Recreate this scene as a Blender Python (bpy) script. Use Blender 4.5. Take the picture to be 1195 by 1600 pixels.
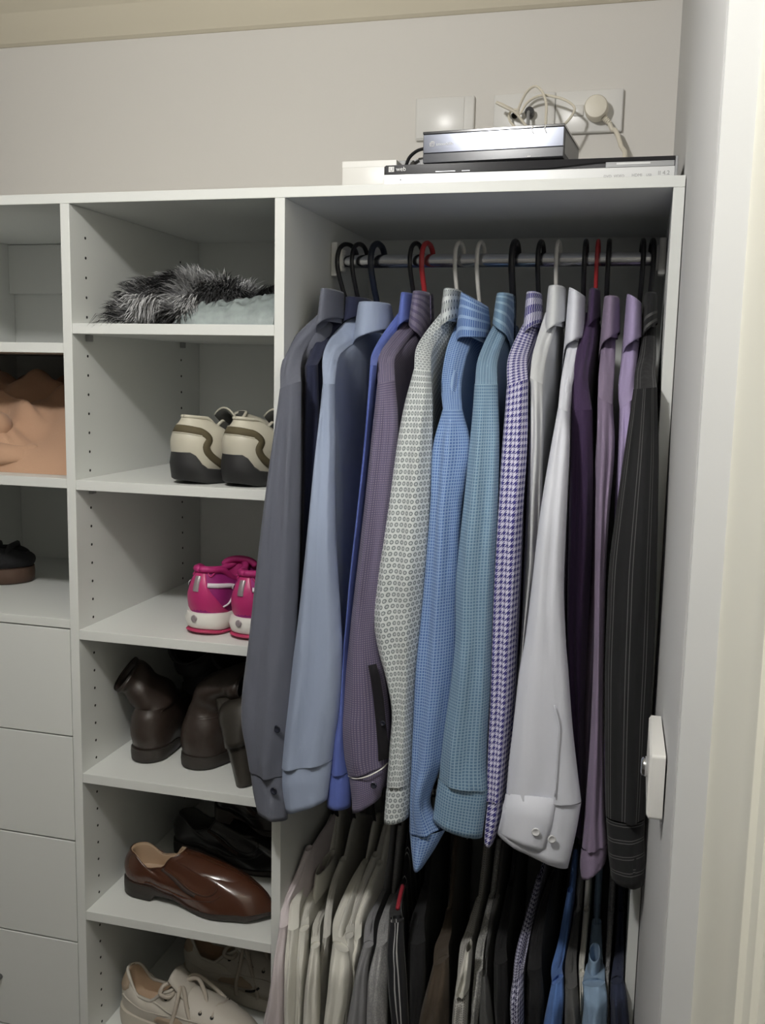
import bpy, bmesh, math, random
from mathutils import Vector, Matrix, noise
PI = math.pi
R = random.Random(7)
for o in list(bpy.data.objects): bpy.data.objects.remove(o)
S = bpy.context.scene
COL = S.collection

# ------------------------------------------------------------------ camera
CAM = Vector((0.9013, -1.4189, -0.1468)); YAW, PITCH, ROLL, FPX = 0.2572, -0.1413, 0.0213, 1517.2
_f = Vector((-math.sin(YAW)*math.cos(PITCH), math.cos(YAW)*math.cos(PITCH), math.sin(PITCH)))
_r = Vector((math.cos(YAW), math.sin(YAW), 0)); _u = _r.cross(_f)
C_R = math.cos(ROLL)*_r + math.sin(ROLL)*_u; C_U = -math.sin(ROLL)*_r + math.cos(ROLL)*_u; C_F = _f
cd = bpy.data.cameras.new('camera'); cam = bpy.data.objects.new('camera', cd); COL.objects.link(cam)
cd.sensor_fit = 'VERTICAL'; cd.sensor_height = 36; cd.sensor_width = 27; cd.lens = FPX/1600*36; cd.clip_start = .01
m = Matrix((C_R, C_U, -C_F)).transposed().to_4x4(); m.translation = CAM; cam.matrix_world = m
S.camera = cam
# ------------------------------------------------------------------ world, lamps, exposure
w = bpy.data.worlds.new('world'); S.world = w; w.use_nodes = True
w.node_tree.nodes['Background'].inputs[0].default_value = (.9, .95, 1, 1); w.node_tree.nodes['Background'].inputs[1].default_value = .004
S.view_settings.view_transform = 'Standard'; S.view_settings.look = 'None'; S.view_settings.gamma = 1
S.view_settings.use_curve_mapping = False; S.view_settings.exposure = 0.0
LIGHT_POS = Vector((0.33, -1.06, 0.56)); LIGHT_W = 35.5

def at(px, py, Y=None, X=None, Z=None):
    """measured photo point -> world point on the plane Y (or X, Z) = const"""
    d = C_F + C_R*((px-597.5)/FPX) - C_U*((py-800)/FPX)
    t = (Y-CAM.y)/d.y if Y is not None else (X-CAM.x)/d.x if X is not None else (Z-CAM.z)/d.z
    return CAM + d*t
def sm(a, b, x):
    t = max(0, min(1, (x-a)/(b-a))); return t*t*(3-2*t)
def mix(a, b, t): return a+(b-a)*t
def interp(tab, x):
    if x <= tab[0][0]: return tab[0][1]
    for (x0, y0), (x1, y1) in zip(tab, tab[1:]):
        if x <= x1:
            t = (x-x0)/(x1-x0); t = t*t*(3-2*t); return y0+(y1-y0)*t
    return tab[-1][1]
def catmull(P, n):
    out = []
    Q = [P[0]+(P[0]-P[1])]+list(P)+[P[-1]+(P[-1]-P[-2])]
    for i in range(1, len(Q)-2):
        for k in range(n):
            t = k/n; a, b, c, d = Q[i-1], Q[i], Q[i+1], Q[i+2]
            out.append(.5*((2*b)+(c-a)*t+(2*a-5*b+4*c-d)*t*t+(3*b-a-3*c+d)*t**3))
    out.append(P[-1]); return out

# ------------------------------------------------------------------ materials
def mat(name, col, rough=.5, metal=0, spec=.5, bump=0, bscale=200, coat=0, sheen=0, emit=None, var=0, vscale=3):
    M = bpy.data.materials.new(name); M.use_nodes = True; nt = M.node_tree; b = nt.nodes['Principled BSDF']
    b.inputs['Base Color'].default_value = (*col, 1); b.inputs['Roughness'].default_value = rough
    b.inputs['Metallic'].default_value = metal; b.inputs['Specular IOR Level'].default_value = spec
    b.inputs['Coat Weight'].default_value = coat; b.inputs['Coat Roughness'].default_value = .15
    b.inputs['Sheen Weight'].default_value = sheen
    tc = nt.nodes.new('ShaderNodeTexCoord')
    if bump:
        n = nt.nodes.new('ShaderNodeTexNoise'); n.inputs['Scale'].default_value = bscale; n.inputs['Detail'].default_value = 3
        nt.links.new(tc.outputs['Object'], n.inputs['Vector'])
        bp = nt.nodes.new('ShaderNodeBump'); bp.inputs['Strength'].default_value = bump; bp.inputs['Distance'].default_value = .002
        nt.links.new(n.outputs['Fac'], bp.inputs['Height']); nt.links.new(bp.outputs[0], b.inputs['Normal'])
    if var:
        n = nt.nodes.new('ShaderNodeTexNoise'); n.inputs['Scale'].default_value = vscale; n.inputs['Detail'].default_value = 4
        nt.links.new(tc.outputs['Object'], n.inputs['Vector'])
        mx = nt.nodes.new('ShaderNodeMix'); mx.data_type = 'RGBA'
        mx.inputs['A'].default_value = (*[c*(1-var) for c in col], 1); mx.inputs['B'].default_value = (*[min(1, c*(1+var)) for c in col], 1)
        nt.links.new(n.outputs['Fac'], mx.inputs['Factor']); nt.links.new(mx.outputs['Result'], b.inputs['Base Color'])
    if emit:
        b.inputs['Emission Color'].default_value = (*emit[0], 1); b.inputs['Emission Strength'].default_value = emit[1]
    return M
def srgb(r, g, b):
    f = lambda c: (c/12.92 if c <= .04045 else ((c+.055)/1.055)**2.4)
    return tuple(f(x/255) for x in (r, g, b))
def fabric(name, col, pat=None, col2=(1, 1, 1), s=.005, rough=.85, wr=.35):
    """woven cloth; the pattern lives in the cloth's own UV (metres)"""
    M = mat(name, col, rough, sheen=.08, spec=.25); nt = M.node_tree; b = nt.nodes['Principled BSDF']; L = nt.links.new
    tc = nt.nodes.new('ShaderNodeTexCoord')
    n1 = nt.nodes.new('ShaderNodeTexNoise'); n1.inputs['Scale'].default_value = 26; n1.inputs['Detail'].default_value = 3
    mp = nt.nodes.new('ShaderNodeMapping'); mp.inputs['Scale'].default_value = (1, .6, .35)
    L(tc.outputs['Object'], mp.inputs[0]); L(mp.outputs[0], n1.inputs['Vector'])
    n2 = nt.nodes.new('ShaderNodeTexNoise'); n2.inputs['Scale'].default_value = 900
    L(tc.outputs['Object'], n2.inputs['Vector'])
    b1 = nt.nodes.new('ShaderNodeBump'); b1.inputs['Strength'].default_value = wr; b1.inputs['Distance'].default_value = .012
    b2 = nt.nodes.new('ShaderNodeBump'); b2.inputs['Strength'].default_value = .15; b2.inputs['Distance'].default_value = .001
    L(n1.outputs['Fac'], b1.inputs['Height']); L(n2.outputs['Fac'], b2.inputs['Height'])
    L(b1.outputs[0], b2.inputs['Normal']); L(b2.outputs[0], b.inputs['Normal'])
    if pat:
        sp = nt.nodes.new('ShaderNodeSeparateXYZ'); L(tc.outputs['UV'], sp.inputs[0])
        def mth(op, a, c=None, d=None):
            n = nt.nodes.new('ShaderNodeMath'); n.operation = op
            for i, v in enumerate((a, c, d)):
                if v is None: continue
                if isinstance(v, (int, float)): n.inputs[i].default_value = v
                else: L(v, n.inputs[i])
            return n.outputs[0]
        u = mth('DIVIDE', sp.outputs[0], s); v = mth('DIVIDE', sp.outputs[1], s)
        fu = mth('FRACT', u); fv = mth('FRACT', v)
        if pat == 'lines': fac = mth('MAXIMUM', mth('LESS_THAN', fu, .3), mth('LESS_THAN', fv, .3))
        elif pat == 'dots': fac = mth('MULTIPLY', mth('LESS_THAN', fu, .58), mth('LESS_THAN', fv, .58))
        elif pat == 'gingham': fac = mth('MULTIPLY', mth('ADD', mth('LESS_THAN', fu, .5), mth('LESS_THAN', fv, .5)), .5)
        elif pat == 'hound':
            g = mth('ADD', mth('LESS_THAN', fu, .5), mth('LESS_THAN', fv, .5))
            dg = mth('LESS_THAN', mth('FRACT', mth('MULTIPLY', mth('ADD', u, v), 2)), .5)
            fac = mth('GREATER_THAN', mth('ADD', g, mth('MULTIPLY', dg, .6)), 1.3)
        elif pat == 'rings':
            row = mth('MODULO', mth('FLOOR', v), 2)
            uu = mth('SUBTRACT', mth('FRACT', mth('ADD', u, mth('MULTIPLY', row, .5))), .5); vv = mth('SUBTRACT', fv, .5)
            d = mth('SQRT', mth('ADD', mth('MULTIPLY', uu, uu), mth('MULTIPLY', vv, vv)))
            rg = mth('LESS_THAN', mth('ABSOLUTE', mth('SUBTRACT', d, .29)), .085)
            fac = mth('MAXIMUM', rg, mth('MULTIPLY', mth('LESS_THAN', d, .25), .35))
        elif pat == 'pinv':
            a = mth('LESS_THAN', fv, .06); c = mth('LESS_THAN', mth('ABSOLUTE', mth('SUBTRACT', fv, .2)), .03)
            fac = mth('MULTIPLY', mth('MAXIMUM', a, c), .8)
        elif pat == 'pin':
            a = mth('LESS_THAN', fu, .045); c = mth('LESS_THAN', mth('ABSOLUTE', mth('SUBTRACT', fu, .2)), .022)
            fac = mth('MULTIPLY', mth('MAXIMUM', a, c), .8)
        elif pat == 'stripe': fac = mth('LESS_THAN', fu, .35)
        elif pat == 'heather':
            n3 = nt.nodes.new('ShaderNodeTexNoise'); n3.inputs['Scale'].default_value = 420; L(tc.outputs['Object'], n3.inputs['Vector'])
            fac = mth('MULTIPLY', mth('GREATER_THAN', n3.outputs['Fac'], .52), .8)
        mx = nt.nodes.new('ShaderNodeMix'); mx.data_type = 'RGBA'
        mx.inputs['A'].default_value = (*col, 1); mx.inputs['B'].default_value = (*col2, 1)
        L(fac, mx.inputs['Factor']); L(mx.outputs['Result'], b.inputs['Base Color'])
    return M

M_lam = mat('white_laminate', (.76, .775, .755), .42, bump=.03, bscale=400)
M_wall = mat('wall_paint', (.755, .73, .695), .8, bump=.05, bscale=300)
M_ceil = mat('ceiling_paint', (.80, .77, .68), .85)
M_corn = mat('cornice_paint', (.74, .68, .55), .7)
M_trimw = mat('trim_cool_white', (.70, .71, .73), .5)
M_trimc = mat('trim_cream', (.88, .86, .75), .45)
M_carpet = mat('carpet', (.055, .05, .046), .95, bump=.6, bscale=300, var=.15, vscale=60)
M_chrome = mat('chrome', (.75, .76, .78), .16, 1)
M_steel = mat('brushed_steel', (.35, .35, .36), .3, 1)
M_plast = mat('white_plastic', (.86, .85, .82), .35)
M_cream = mat('cream_plastic', (.78, .73, .62), .4)
M_blk = mat('black_plastic', (.012, .012, .014), .35)
M_gls = mat('gloss_black', (.012, .012, .016), .12, coat=.6)
M_hole = mat('dark_hole', (.02, .02, .02), .9)
M_grey = mat('grey_plastic', (.30, .30, .30), .4)
M_dgrey = mat('dark_grey_plastic', (.07, .07, .08), .3)

# ------------------------------------------------------------------ object helpers
def thing(name, label, cat, loc=(0, 0, 0), rotz=0, group=None):
    o = bpy.data.objects.new(name, None); COL.objects.link(o); o.empty_display_size = .02
    o.location = loc; o.rotation_euler = (0, 0, rotz); o['label'] = label; o['category'] = cat
    if group: o['group'] = group
    return o
def tag(o, label, cat, group=None):
    o['label'] = label; o['category'] = cat
    if group: o['group'] = group
    return o
def obj(name, V, F, m, parent=None, smooth=True, uv=None, local=False, label=None, kind=None):
    """one mesh object; V in world space unless local"""
    me = bpy.data.meshes.new(name)
    if parent is not None and not local:
        l = Vector(parent.location)
        g = parent.parent
        while g is not None: l = l+Vector(g.location); g = g.parent
        V = [Vector(v)-l for v in V]
    me.from_pydata([tuple(v) for v in V], [], F); me.update()
    if uv is not None:
        ul = me.uv_layers.new(name='UVMap')
        for lp in me.loops: ul.data[lp.index].uv = uv[lp.vertex_index]
    bm = bmesh.new(); bm.from_mesh(me); bmesh.ops.recalc_face_normals(bm, faces=bm.faces); bm.to_mesh(me); bm.free()
    if smooth: me.polygons.foreach_set('use_smooth', [True]*len(me.polygons))
    me.materials.append(m)
    o = bpy.data.objects.new(name, me); COL.objects.link(o)
    if parent is not None: o.parent = parent
    if label: o['label'] = label
    if kind: o['kind'] = kind
    return o
class MB:
    def __init__(s): s.V = []; s.F = []
    def add(s, V, F):
        k = len(s.V); s.V += [Vector(v) for v in V]; s.F += [tuple(i+k for i in f) for f in F]; return s
    def box(s, x0, x1, y0, y1, z0, z1, b=0.0):
        if b <= 0:
            V = [(x, y, z) for x in (x0, x1) for y in (y0, y1) for z in (z0, z1)]
            return s.add(V, [(0, 1, 3, 2), (4, 6, 7, 5), (0, 4, 5, 1), (2, 3, 7, 6), (0, 2, 6, 4), (1, 5, 7, 3)])
        bm = bmesh.new(); bmesh.ops.create_cube(bm, size=1)
        for v in bm.verts: v.co = Vector(((x0+x1)/2+v.co.x*(x1-x0), (y0+y1)/2+v.co.y*(y1-y0), (z0+z1)/2+v.co.z*(z1-z0)))
        bmesh.ops.bevel(bm, geom=bm.edges[:], offset=b, segments=2, affect='EDGES', profile=.5)
        bm.verts.index_update()
        s.add([v.co.copy() for v in bm.verts], [[v.index for v in f.verts] for f in bm.faces]); bm.free(); return s
    def tube(s, P, r, n=8, cap=True):
        P = [Vector(p) for p in P]; rr = r if isinstance(r, (list, tuple)) else [r]*len(P)
        k = len(s.V); up = Vector((0, 0, 1)); t0 = (P[1]-P[0]).normalized()
        if abs(t0.dot(up)) > .9: up = Vector((1, 0, 0))
        a = t0.cross(up).normalized()
        for i, p in enumerate(P):
            t = (P[min(i+1, len(P)-1)]-P[max(i-1, 0)]).normalized()
            a = (a-t*a.dot(t)).normalized(); b = t.cross(a)
            for j in range(n):
                q = 2*PI*j/n; s.V.append(p+(a*math.cos(q)+b*math.sin(q))*rr[i])
        for i in range(len(P)-1):
            for j in range(n):
                j2 = (j+1) % n; s.F.append((k+i*n+j, k+i*n+j2, k+(i+1)*n+j2, k+(i+1)*n+j))
        if cap:
            s.F.append(tuple(k+j for j in range(n))[::-1]); s.F.append(tuple(k+(len(P)-1)*n+j for j in range(n)))
        return s
    def cyl(s, c0, c1, r, n=16): return s.tube([c0, c1], r, n)
    def lathe(s, c, axis, prof, n=24):
        """prof: (radius, height along axis)"""
        c = Vector(c); ax = Vector(axis).normalized(); a = ax.orthogonal().normalized(); b = ax.cross(a); k = len(s.V)
        for r, h in prof:
            for j in range(n):
                q = 2*PI*j/n; s.V.append(c+ax*h+(a*math.cos(q)+b*math.sin(q))*r)
        for i in range(len(prof)-1):
            for j in range(n):
                j2 = (j+1) % n; s.F.append((k+i*n+j, k+i*n+j2, k+(i+1)*n+j2, k+(i+1)*n+j))
        s.F.append(tuple(k+j for j in range(n))[::-1]); s.F.append(tuple(k+(len(prof)-1)*n+j for j in range(n)))
        return s
    def prism(s, P, z0, z1):
        n = len(P); V = [(x, y, z0) for x, y in P]+[(x, y, z1) for x, y in P]
        F = [(i, (i+1) % n, n+(i+1) % n, n+i) for i in range(n)]+[tuple(range(n))[::-1], tuple(range(n, 2*n))]
        return s.add(V, F)
    def rings(s, RG, cap0=False, cap1=False):
        k = len(s.V); n = len(RG[0])
        for r in RG: s.V += [Vector(v) for v in r]
        for i in range(len(RG)-1):
            for j in range(n):
                j2 = (j+1) % n; s.F.append((k+i*n+j, k+i*n+j2, k+(i+1)*n+j2, k+(i+1)*n+j))
        if cap0: s.F.append(tuple(k+j for j in range(n))[::-1])
        if cap1: s.F.append(tuple(k+(len(RG)-1)*n+j for j in range(n)))
        return s
    def obj(s, name, m, parent=None, smooth=False, **kw): return obj(name, s.V, s.F, m, parent, smooth, **kw)
def autosmooth(o, ang=40):
    me = o.data; me.polygons.foreach_set('use_smooth', [True]*len(me.polygons)); me.set_sharp_from_angle(angle=math.radians(ang)); return o
def struct(name, mb, m, parent=None, smooth=False, label=None):
    o = mb.obj(name, m, parent, smooth)
    if parent is None: o['kind'] = 'structure'
    if label: o['label'] = label
    return o

# ------------------------------------------------------------------ the room
FL, CE, YB = -1.78, 0.625, 0.49
WX = lambda y: .9425-.0235*y          # the side wall is not quite square to the back wall
LW = -1.9
struct('floor', MB().box(LW-.1, 1.25, -2.9, .6, FL-.1, FL), M_carpet)
struct('ceiling', MB().box(LW-.1, 1.25, -2.9, .6, CE, CE+.1), M_ceil)
struct('wall_back', MB().box(LW-.1, 1.1, YB, YB+.1, FL, CE), M_wall)
M_wall3 = mat('bedroom_wall_paint', (.25, .245, .24), .8)
struct('wall_left', MB().box(LW-.1, LW, -2.8, YB, FL, CE), M_wall3)
struct('wall_front', MB().box(LW-.1, 1.25, -2.9, -2.8, FL, CE), M_wall3)
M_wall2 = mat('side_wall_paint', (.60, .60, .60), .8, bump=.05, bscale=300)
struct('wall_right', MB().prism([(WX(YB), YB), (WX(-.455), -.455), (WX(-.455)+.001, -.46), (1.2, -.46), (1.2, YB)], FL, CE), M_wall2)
# cornice: coved profile swept along the back wall and the side wall
prof = [(0, -.1), (.004, -.1), (.012, -.096), (.03, -.075), (.05, -.05), (.075, -.03), (.096, -.012), (.1, -.004), (.1, 0)]
mb = MB(); n = len(prof)
V = [(LW, YB-a, CE+b) for a, b in prof]+[(WX(YB-a)-a, YB-a, CE+b) for a, b in prof]+[(WX(-.46)-a, -.46, CE+b) for a, b in prof]
F = [(k*n+i, k*n+i+1, (k+1)*n+i+1, (k+1)*n+i) for k in (0, 1) for i in range(n-1)]
mb.add(V, F); struct('trim_1', mb, M_corn, label='cream coved cornice between wall and ceiling')
# door frame to the right: cool white reveal, cream jamb with a moulded edge, door leaf
struct('trim_2', MB().prism([(WX(-.46)+.002, -.4605), (WX(-.46)+.002, -.466), (.9845, -.466), (.9845, -.4605)], FL, CE), M_trimw, label='cool white painted edge of the door reveal')
jp = [(.9838, -.4605), (.9945, -.63), (.9945, -.704), (.9925, -.707), (.9925, -.716), (.9968, -.722), (.9968, -.758), (1.001, -.763), (1.001, -.80), (1.10, -.80), (1.10, -.4605)]
autosmooth(struct('trim_3', MB().prism(jp, FL, CE), M_trimc, label='cream moulded door jamb at the right edge'), 35)
struct('door_1', MB().box(1.003, 1.043, -1.62, -.802, FL+.01, CE-.02), M_trimc, label='cream door standing open along the right side')
struct('wall_right_2', MB().box(1.10, 1.2, -2.8, -.46, FL, CE), M_wall)

# ceiling light (behind the frame)
t = thing('ceiling_light', 'round white ceiling light above the wardrobe front', 'ceiling light', (LIGHT_POS.x, LIGHT_POS.y, CE))
MB().lathe((LIGHT_POS.x, LIGHT_POS.y, CE), (0, 0, -1), [(.16, 0), (.16, .010), (.15, .014)]).obj('base', M_plast, t)
MB().lathe((LIGHT_POS.x, LIGHT_POS.y, CE-.0142), (0, 0, -1), [(.055, 0), (.055, .002), (.05, .004)]).obj('diffuser', mat('lamp_glass', (1, 1, 1), .3, emit=((1, .93, .82), 6)), t)
ld = bpy.data.lights.new('lamp', 'POINT'); ld.shadow_soft_size = .045; ld.energy = LIGHT_W; ld.color = (1, .985, .955)
lo = bpy.data.objects.new('lamp', ld); COL.objects.link(lo); lo.location = (0, 0, LIGHT_POS.z-CE); lo.parent = t

# ------------------------------------------------------------------ wardrobe carcass
D = .4725; OFF = .0201; TH = .0168
ZS = [-.032*k+OFF for k in (3, 11, 19, 27, 35, 43, 51)]
XB0, XB1, XC0, XC1, ZU, ZT = .3502, .3664, .9259, .9412, .112, .1274
W = thing('wardrobe_unit', 'white built-in wardrobe carcass with open shoe shelves, drawers and hanging bay', 'wardrobe', (0, 0, FL))
bv = .0007
def board(name, *a, m=M_lam, label=None, par=None):
    return MB().box(*a, b=bv).obj(name, m, par or W, label=label)
board('top_board', -.46, XC1, 0, D+.001, ZU, ZT)
board('side_panel', -.0165, 0, 0, D, FL, ZU-.0002); board('side_panel', XB0, XB1, 0, D, FL, ZU-.0002)
board('side_panel', XC0, XC1, 0, D, FL, ZU-.0002); board('side_panel', -.457, -.44, 0, D, FL, ZU-.0002)
board('back_panel', -.457, XC1, D+.0012, D+.0162, FL, ZT)
for z in ZS[:-1]: board('shelf', .0003, XB0-.0003, .0006, D-.001, z-TH, z)
board('shelf', .0003, XB0-.0003, .0006, D-.001, ZS[-1]-TH, ZS[-1])
board('shelf', -.4397, -.0168, .0006, D-.001, -.124, -.1078); board('shelf', -.4397, -.0168, .0006, D-.001, -.347, -.3308)
board('drawer_top', -.4397, -.0168, .0004, D-.001, -.587, -.5718)
board('back_rail', -.4397, -.0168, D-.018, D-.001, .009, ZU-.001)
board('plinth', -.4397, -.0168, .03, .046, FL+.001, -1.62); board('plinth', XB1, XC0, .03, .046, FL+.001, -1.70)
for i, (z1, z0) in enumerate(((-.5895, -.7785), (-.7812, -.9702), (-.9735, -1.1622), (-1.1655, -1.352), (-1.3555, -1.60))):
    d = board('drawer', -.4385, -.0180, .0005, .0185, z0, z1)
    MB().box(-.43, -.027, .0186, .42, z0+.02, z1-.03).obj('drawer_box', M_lam, d)
    zc = (z0+z1)/2
    MB().tube([(-.279, 0, zc), (-.279, -.022, zc), (-.272, -.028, zc), (-.187, -.028, zc), (-.180, -.022, zc), (-.180, 0, zc)], .005, 8).obj('drawer_handle', M_steel, d, True, label='brushed steel bow handle')
# rows of peg holes in the side panels
mb = MB()
for y in (.0455, .3886):
    for k in list(range(-3, 55)):
        z = -.032*k
        if any(zz-TH-.004 < z < zz+.004 for zz in ZS) or z > ZU-.03: continue
        mb.cyl((-.0005, y, z), (.0004, y, z), .0024, 8)
        mb.cyl((XB0+.0005, y, z), (XB0-.0004, y, z), .0024, 8)
for y in (.0455, .3886):
    for k in range(-3, 54):
        mb.cyl((-.4405, y, -.032*k), (-.4396, y, -.032*k), .0024, 8)
mb.obj('peg_holes', M_hole, W, kind='stuff')
for z in ZS[:3]:
    for y in (.0455, .3886):
        for x0, x1 in ((.0004, .008), (XB0-.008, XB0-.0004)):
            MB().box(x0, x1, y-.006, y+.006, z-TH-.011, z-TH-.0003, .001).obj('shelf_peg', M_grey, W)

# hanging rails
def rail(z, label):
    t = thing('hanging_rail', label, 'clothes rail', (XB1, .24, z))
    mb = MB(); P = []
    for j in range(24):
        q = 2*PI*j/24; P.append((.24+.0075*math.cos(q), z+.0115*math.sin(q)))
    mb.rings([[(XB1+.012, y, zz) for y, zz in P], [(XC0-.012, y, zz) for y, zz in P]], True, True)
    autosmooth(mb.obj('tube', M_chrome, t), 50)
    for x, s in ((XB1+.0004, 1), (XC0-.0004, -1)):
        mb = MB().box(min(x, x+s*.012), max(x, x+s*.012), .224, .256, z-.026, z+.032, .003)
        mb.box(min(x, x+s*.016), max(x, x+s*.020), .228, .252, z-.018, z+.021, .003)
        autosmooth(mb.obj('rail_socket', M_plast, t, label='white plastic end socket'))
    return t
RZ, RZ2 = .045, -.90
rail(RZ, 'chrome hanging rail along the top of the hanging bay'); rail(RZ2, 'chrome hanging rail lower in the bay, hidden behind the shirt cuffs')

# ------------------------------------------------------------------ clothes
def loft(name, rows, m, parent, close_bottom=.02, uvs=1.0, top_cap=False):
    """closed tube through rings of equal length; the bottom edge is turned in"""
    n = len(rows[0]); V = []; UV = []; F = []
    vlen = 0; RG = list(rows)
    if close_bottom and close_bottom > .01:
        last = rows[-1]; c = sum(last, Vector())/n
        RG = RG+[[c+(p-c)*.93+Vector((0, 0, .0)) for p in last], [c+(p-c)*.88+Vector((0, 0, close_bottom)) for p in last]]
    # circumference measured on the middle ring so that cloth patterns keep their size
    mid = rows[len(rows)//2]; U = [0]
    for j in range(n): U.append(U[-1]+(mid[(j+1) % n]-mid[j]).length)
    for i, r in enumerate(RG):
        if i: vlen += (sum((r[j]-RG[i-1][j]).length for j in range(n))/n)
        for j in range(n+1):
            V.append(r[j % n]); UV.append((U[j], vlen))
    for i in range(len(RG)-1):
        for j in range(n): F.append((i*(n+1)+j, i*(n+1)+j+1, (i+1)*(n+1)+j+1, (i+1)*(n+1)+j))
    if top_cap: F.append(tuple(range(n)))
    o = obj(name, V, F, m, parent, True, UV)
    return o
def resample_rows(rows, k):
    P = [(Vector((a, b, 0)), Vector((c, d, 0))) for a, b, c, d in rows]
    L = catmull([p[0] for p in P], k); Rr = catmull([p[1] for p in P], k)
    return list(zip(L, Rr))
def tube_rows(rows, k, Yf, thick, seed, n=40, amp=.0022, pinch=1.0, t0=.55, fades=(.12, 0), grow0=1.0):
    out = []; rr = resample_rows(rows, k); N = len(rr)
    for i, (l, r) in enumerate(rr):
        v = i/(N-1); Y = Yf(v); A = at(l.x, l.y, Y=Y); B = at(r.x, r.y, Y=Y)
        c = (A+B)/2; h = (B-A)/2*(mix(grow0, 1, sm(0, .06, v))); T = thick*(t0+(1-t0)*sm(0, .3, v)); ring = []
        fd = sm(0, max(1e-6, fades[0]), v)*(sm(1, 1-fades[1], v) if fades[1] else 1)
        for j in range(n):
            q = 2*PI*j/n; x = math.cos(q); sn = math.sin(q)
            prof = math.copysign(abs(sn)**1.25, sn)
            # long soft folds that run down the cloth
            f = math.sin(x*5.2+seed*2.3+1.2*noise.noise(Vector((seed, v*2.5, 0))))*.8+.9*noise.noise(Vector((x*2.6+seed*3.1, v*3.0, seed)))
            f += .7*noise.noise(Vector((x*5+seed, v*9.0, seed+4)))
            p = c+h*math.copysign(abs(x)**.92, x)+Vector((0, T*prof, 0))
            p.y -= amp*2.6*f*fd*(1-x*x)*math.copysign(1, sn)*-1*(-1)
            ring.append(p)
        out.append(ring)
    return out
def button(parent, p, nrm, r, m):
    mb = MB().lathe(p, nrm, [(r*.6, -.0004), (r, .0002), (r, .0012), (r*.72, .0016), (r*.66, .0011)], 14)
    return mb.obj('button', m, parent, True)
def body(parent, m, ridge, zh, T0, seed, name='body', twist=0.0, sag=0):
    """ridge: [(point, half thickness)] from the front shoulder seam over the neck to the back shoulder"""
    P = catmull([p for p, _ in ridge], 5); n = len(P); nr = len(ridge)
    TT = []
    for i in range(n):
        x = i/5; a = min(int(x), nr-2); TT.append(mix(ridge[a][1], ridge[a+1][1], x-a))
    a = P[0]; b = P[-1]; dr = Vector((b.x-a.x, b.y-a.y, 0)).normalized(); nv = Vector((dr.y, -dr.x, 0))   # towards +x
    NV = 26; V = []; UV = []; F = []; AL = [0]
    for i in range(1, n): AL.append(AL[-1]+(P[i]-P[i-1]).length)
    lo = [p.xy.to_3d() for p in P]
    # horizontal line the cloth falls to
    for s in (1, -1):
        for k in range(NV+1):
            v = k/NV; v = v**1.5
            for i in range(n):
                u = i/(n-1); p = P[i]
                edge = min(1, math.sqrt(max(0, 1-(1-min(1, min(u, 1-u)/.06))**2)))
                drop = (p.z-zh)*v; z = p.z-drop
                cap = math.sqrt(max(0, 1-(1-min(1, drop/.03))**2))
                Tz = mix(TT[i], T0, sm(.0, .10, drop))
                base = a.lerp(b, u); base.z = 0
                q = p.xy.to_3d().lerp(base, sm(0, .25, drop))
                q += dr*((.5-u)*2*.022*sm(.01, .12, drop))           # the side seams sit inside the shoulders
                wv = noise.noise(Vector((u*5+seed, z*3.0, seed*1.7)))*.5+.5*math.sin(u*15+seed+z*3)*sm(.02, .2, drop)
                h = Tz*edge*cap*(1+.35*wv)+.0004
                w_ = q+nv*(s*h)+nv*(.004*noise.noise(Vector((u*2, z*2, seed))))*sm(0, .2, drop)
                w_.z = z; V.append(w_); UV.append((AL[i], drop))
    k0 = (NV+1)*n
    for s in (0, 1):
        for k in range(NV):
            for i in range(n-1):
                f = (s*k0+k*n+i, s*k0+k*n+i+1, s*k0+(k+1)*n+i+1, s*k0+(k+1)*n+i); F.append(f if s == 0 else f[::-1])
    for k in range(NV):
        for i in (0, n-1): F.append((k*n+i, (k+1)*n+i, k0+(k+1)*n+i, k0+k*n+i))
    for i in range(n-1): F.append((i, i+1, k0+i+1, k0+i))
    return obj(name, V, F, m, parent, True, UV)
def collar(parent, m, cx, base, rx, h, side, tilt=0, Y=.19, ry=.055, flare=1.22, tipdrop=.03, z=None):
    """turned-down shirt collar: inner stand, fold, outer leaf with two points; side=-1: front to the left"""
    base += 5; h += 5; c = at(cx, base, Y=Y); rxw = (at(cx+rx, base, Y=Y)-at(cx-rx, base, Y=Y)).length/2; hw = (at(cx, base-h, Y=Y)-c).length
    t0 = at(cx, base, Y=Y); k = tilt*hw
    pr = [(1.0, -.25), (.94, .3), (.86, .7), (.82, .93), (.84, 1.03), (.90, 1.05), (.95, .98), (1.02, .75), (1.12, .4), (flare, .0), (flare+.01, -.06), (flare-.04, -.05), (1.04, .4), (.96, .75)]
    ff = 0 if side > 0 else PI; gap = .16; n = 34; V = []; UV = []; F = []
    for j in range(n+1):
        q = ff+gap+(2*PI-2*gap)*j/n; fr = math.exp(-((min(j, n-j)/n*2*PI)/.55)**2)
        for i, (r, zz) in enumerate(pr):
            out = 1 if 5 <= i <= 13 else 0
            d = tipdrop*(.8*fr+.7*(.5+.5*math.cos(q-ff)))*(max(0, 1.05-zz) if out else 0)
            V.append(Vector((c.x+rxw*r*math.cos(q), c.y+ry*r*math.sin(q), c.z+hw*zz-d+k*math.cos(q)*-side*-1*(1 if side < 0 else -1)*1)))
            UV.append((j/n*.21, i*.006))
    kk = len(pr)
    for j in range(n):
        for i in range(kk-1): F.append((j*kk+i, j*kk+i+1, (j+1)*kk+i+1, (j+1)*kk+i))
    return obj('collar', V, F, m, parent, True, UV)
HP = [(.001, -.105), (-.001, -.075), (-.012, -.048), (-.0235, -.018), (-.026, .002), (-.021, .0195), (-.008, .0285), (.008, .0275), (.019, .018), (.0225, .003), (.020, -.006)]
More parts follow.
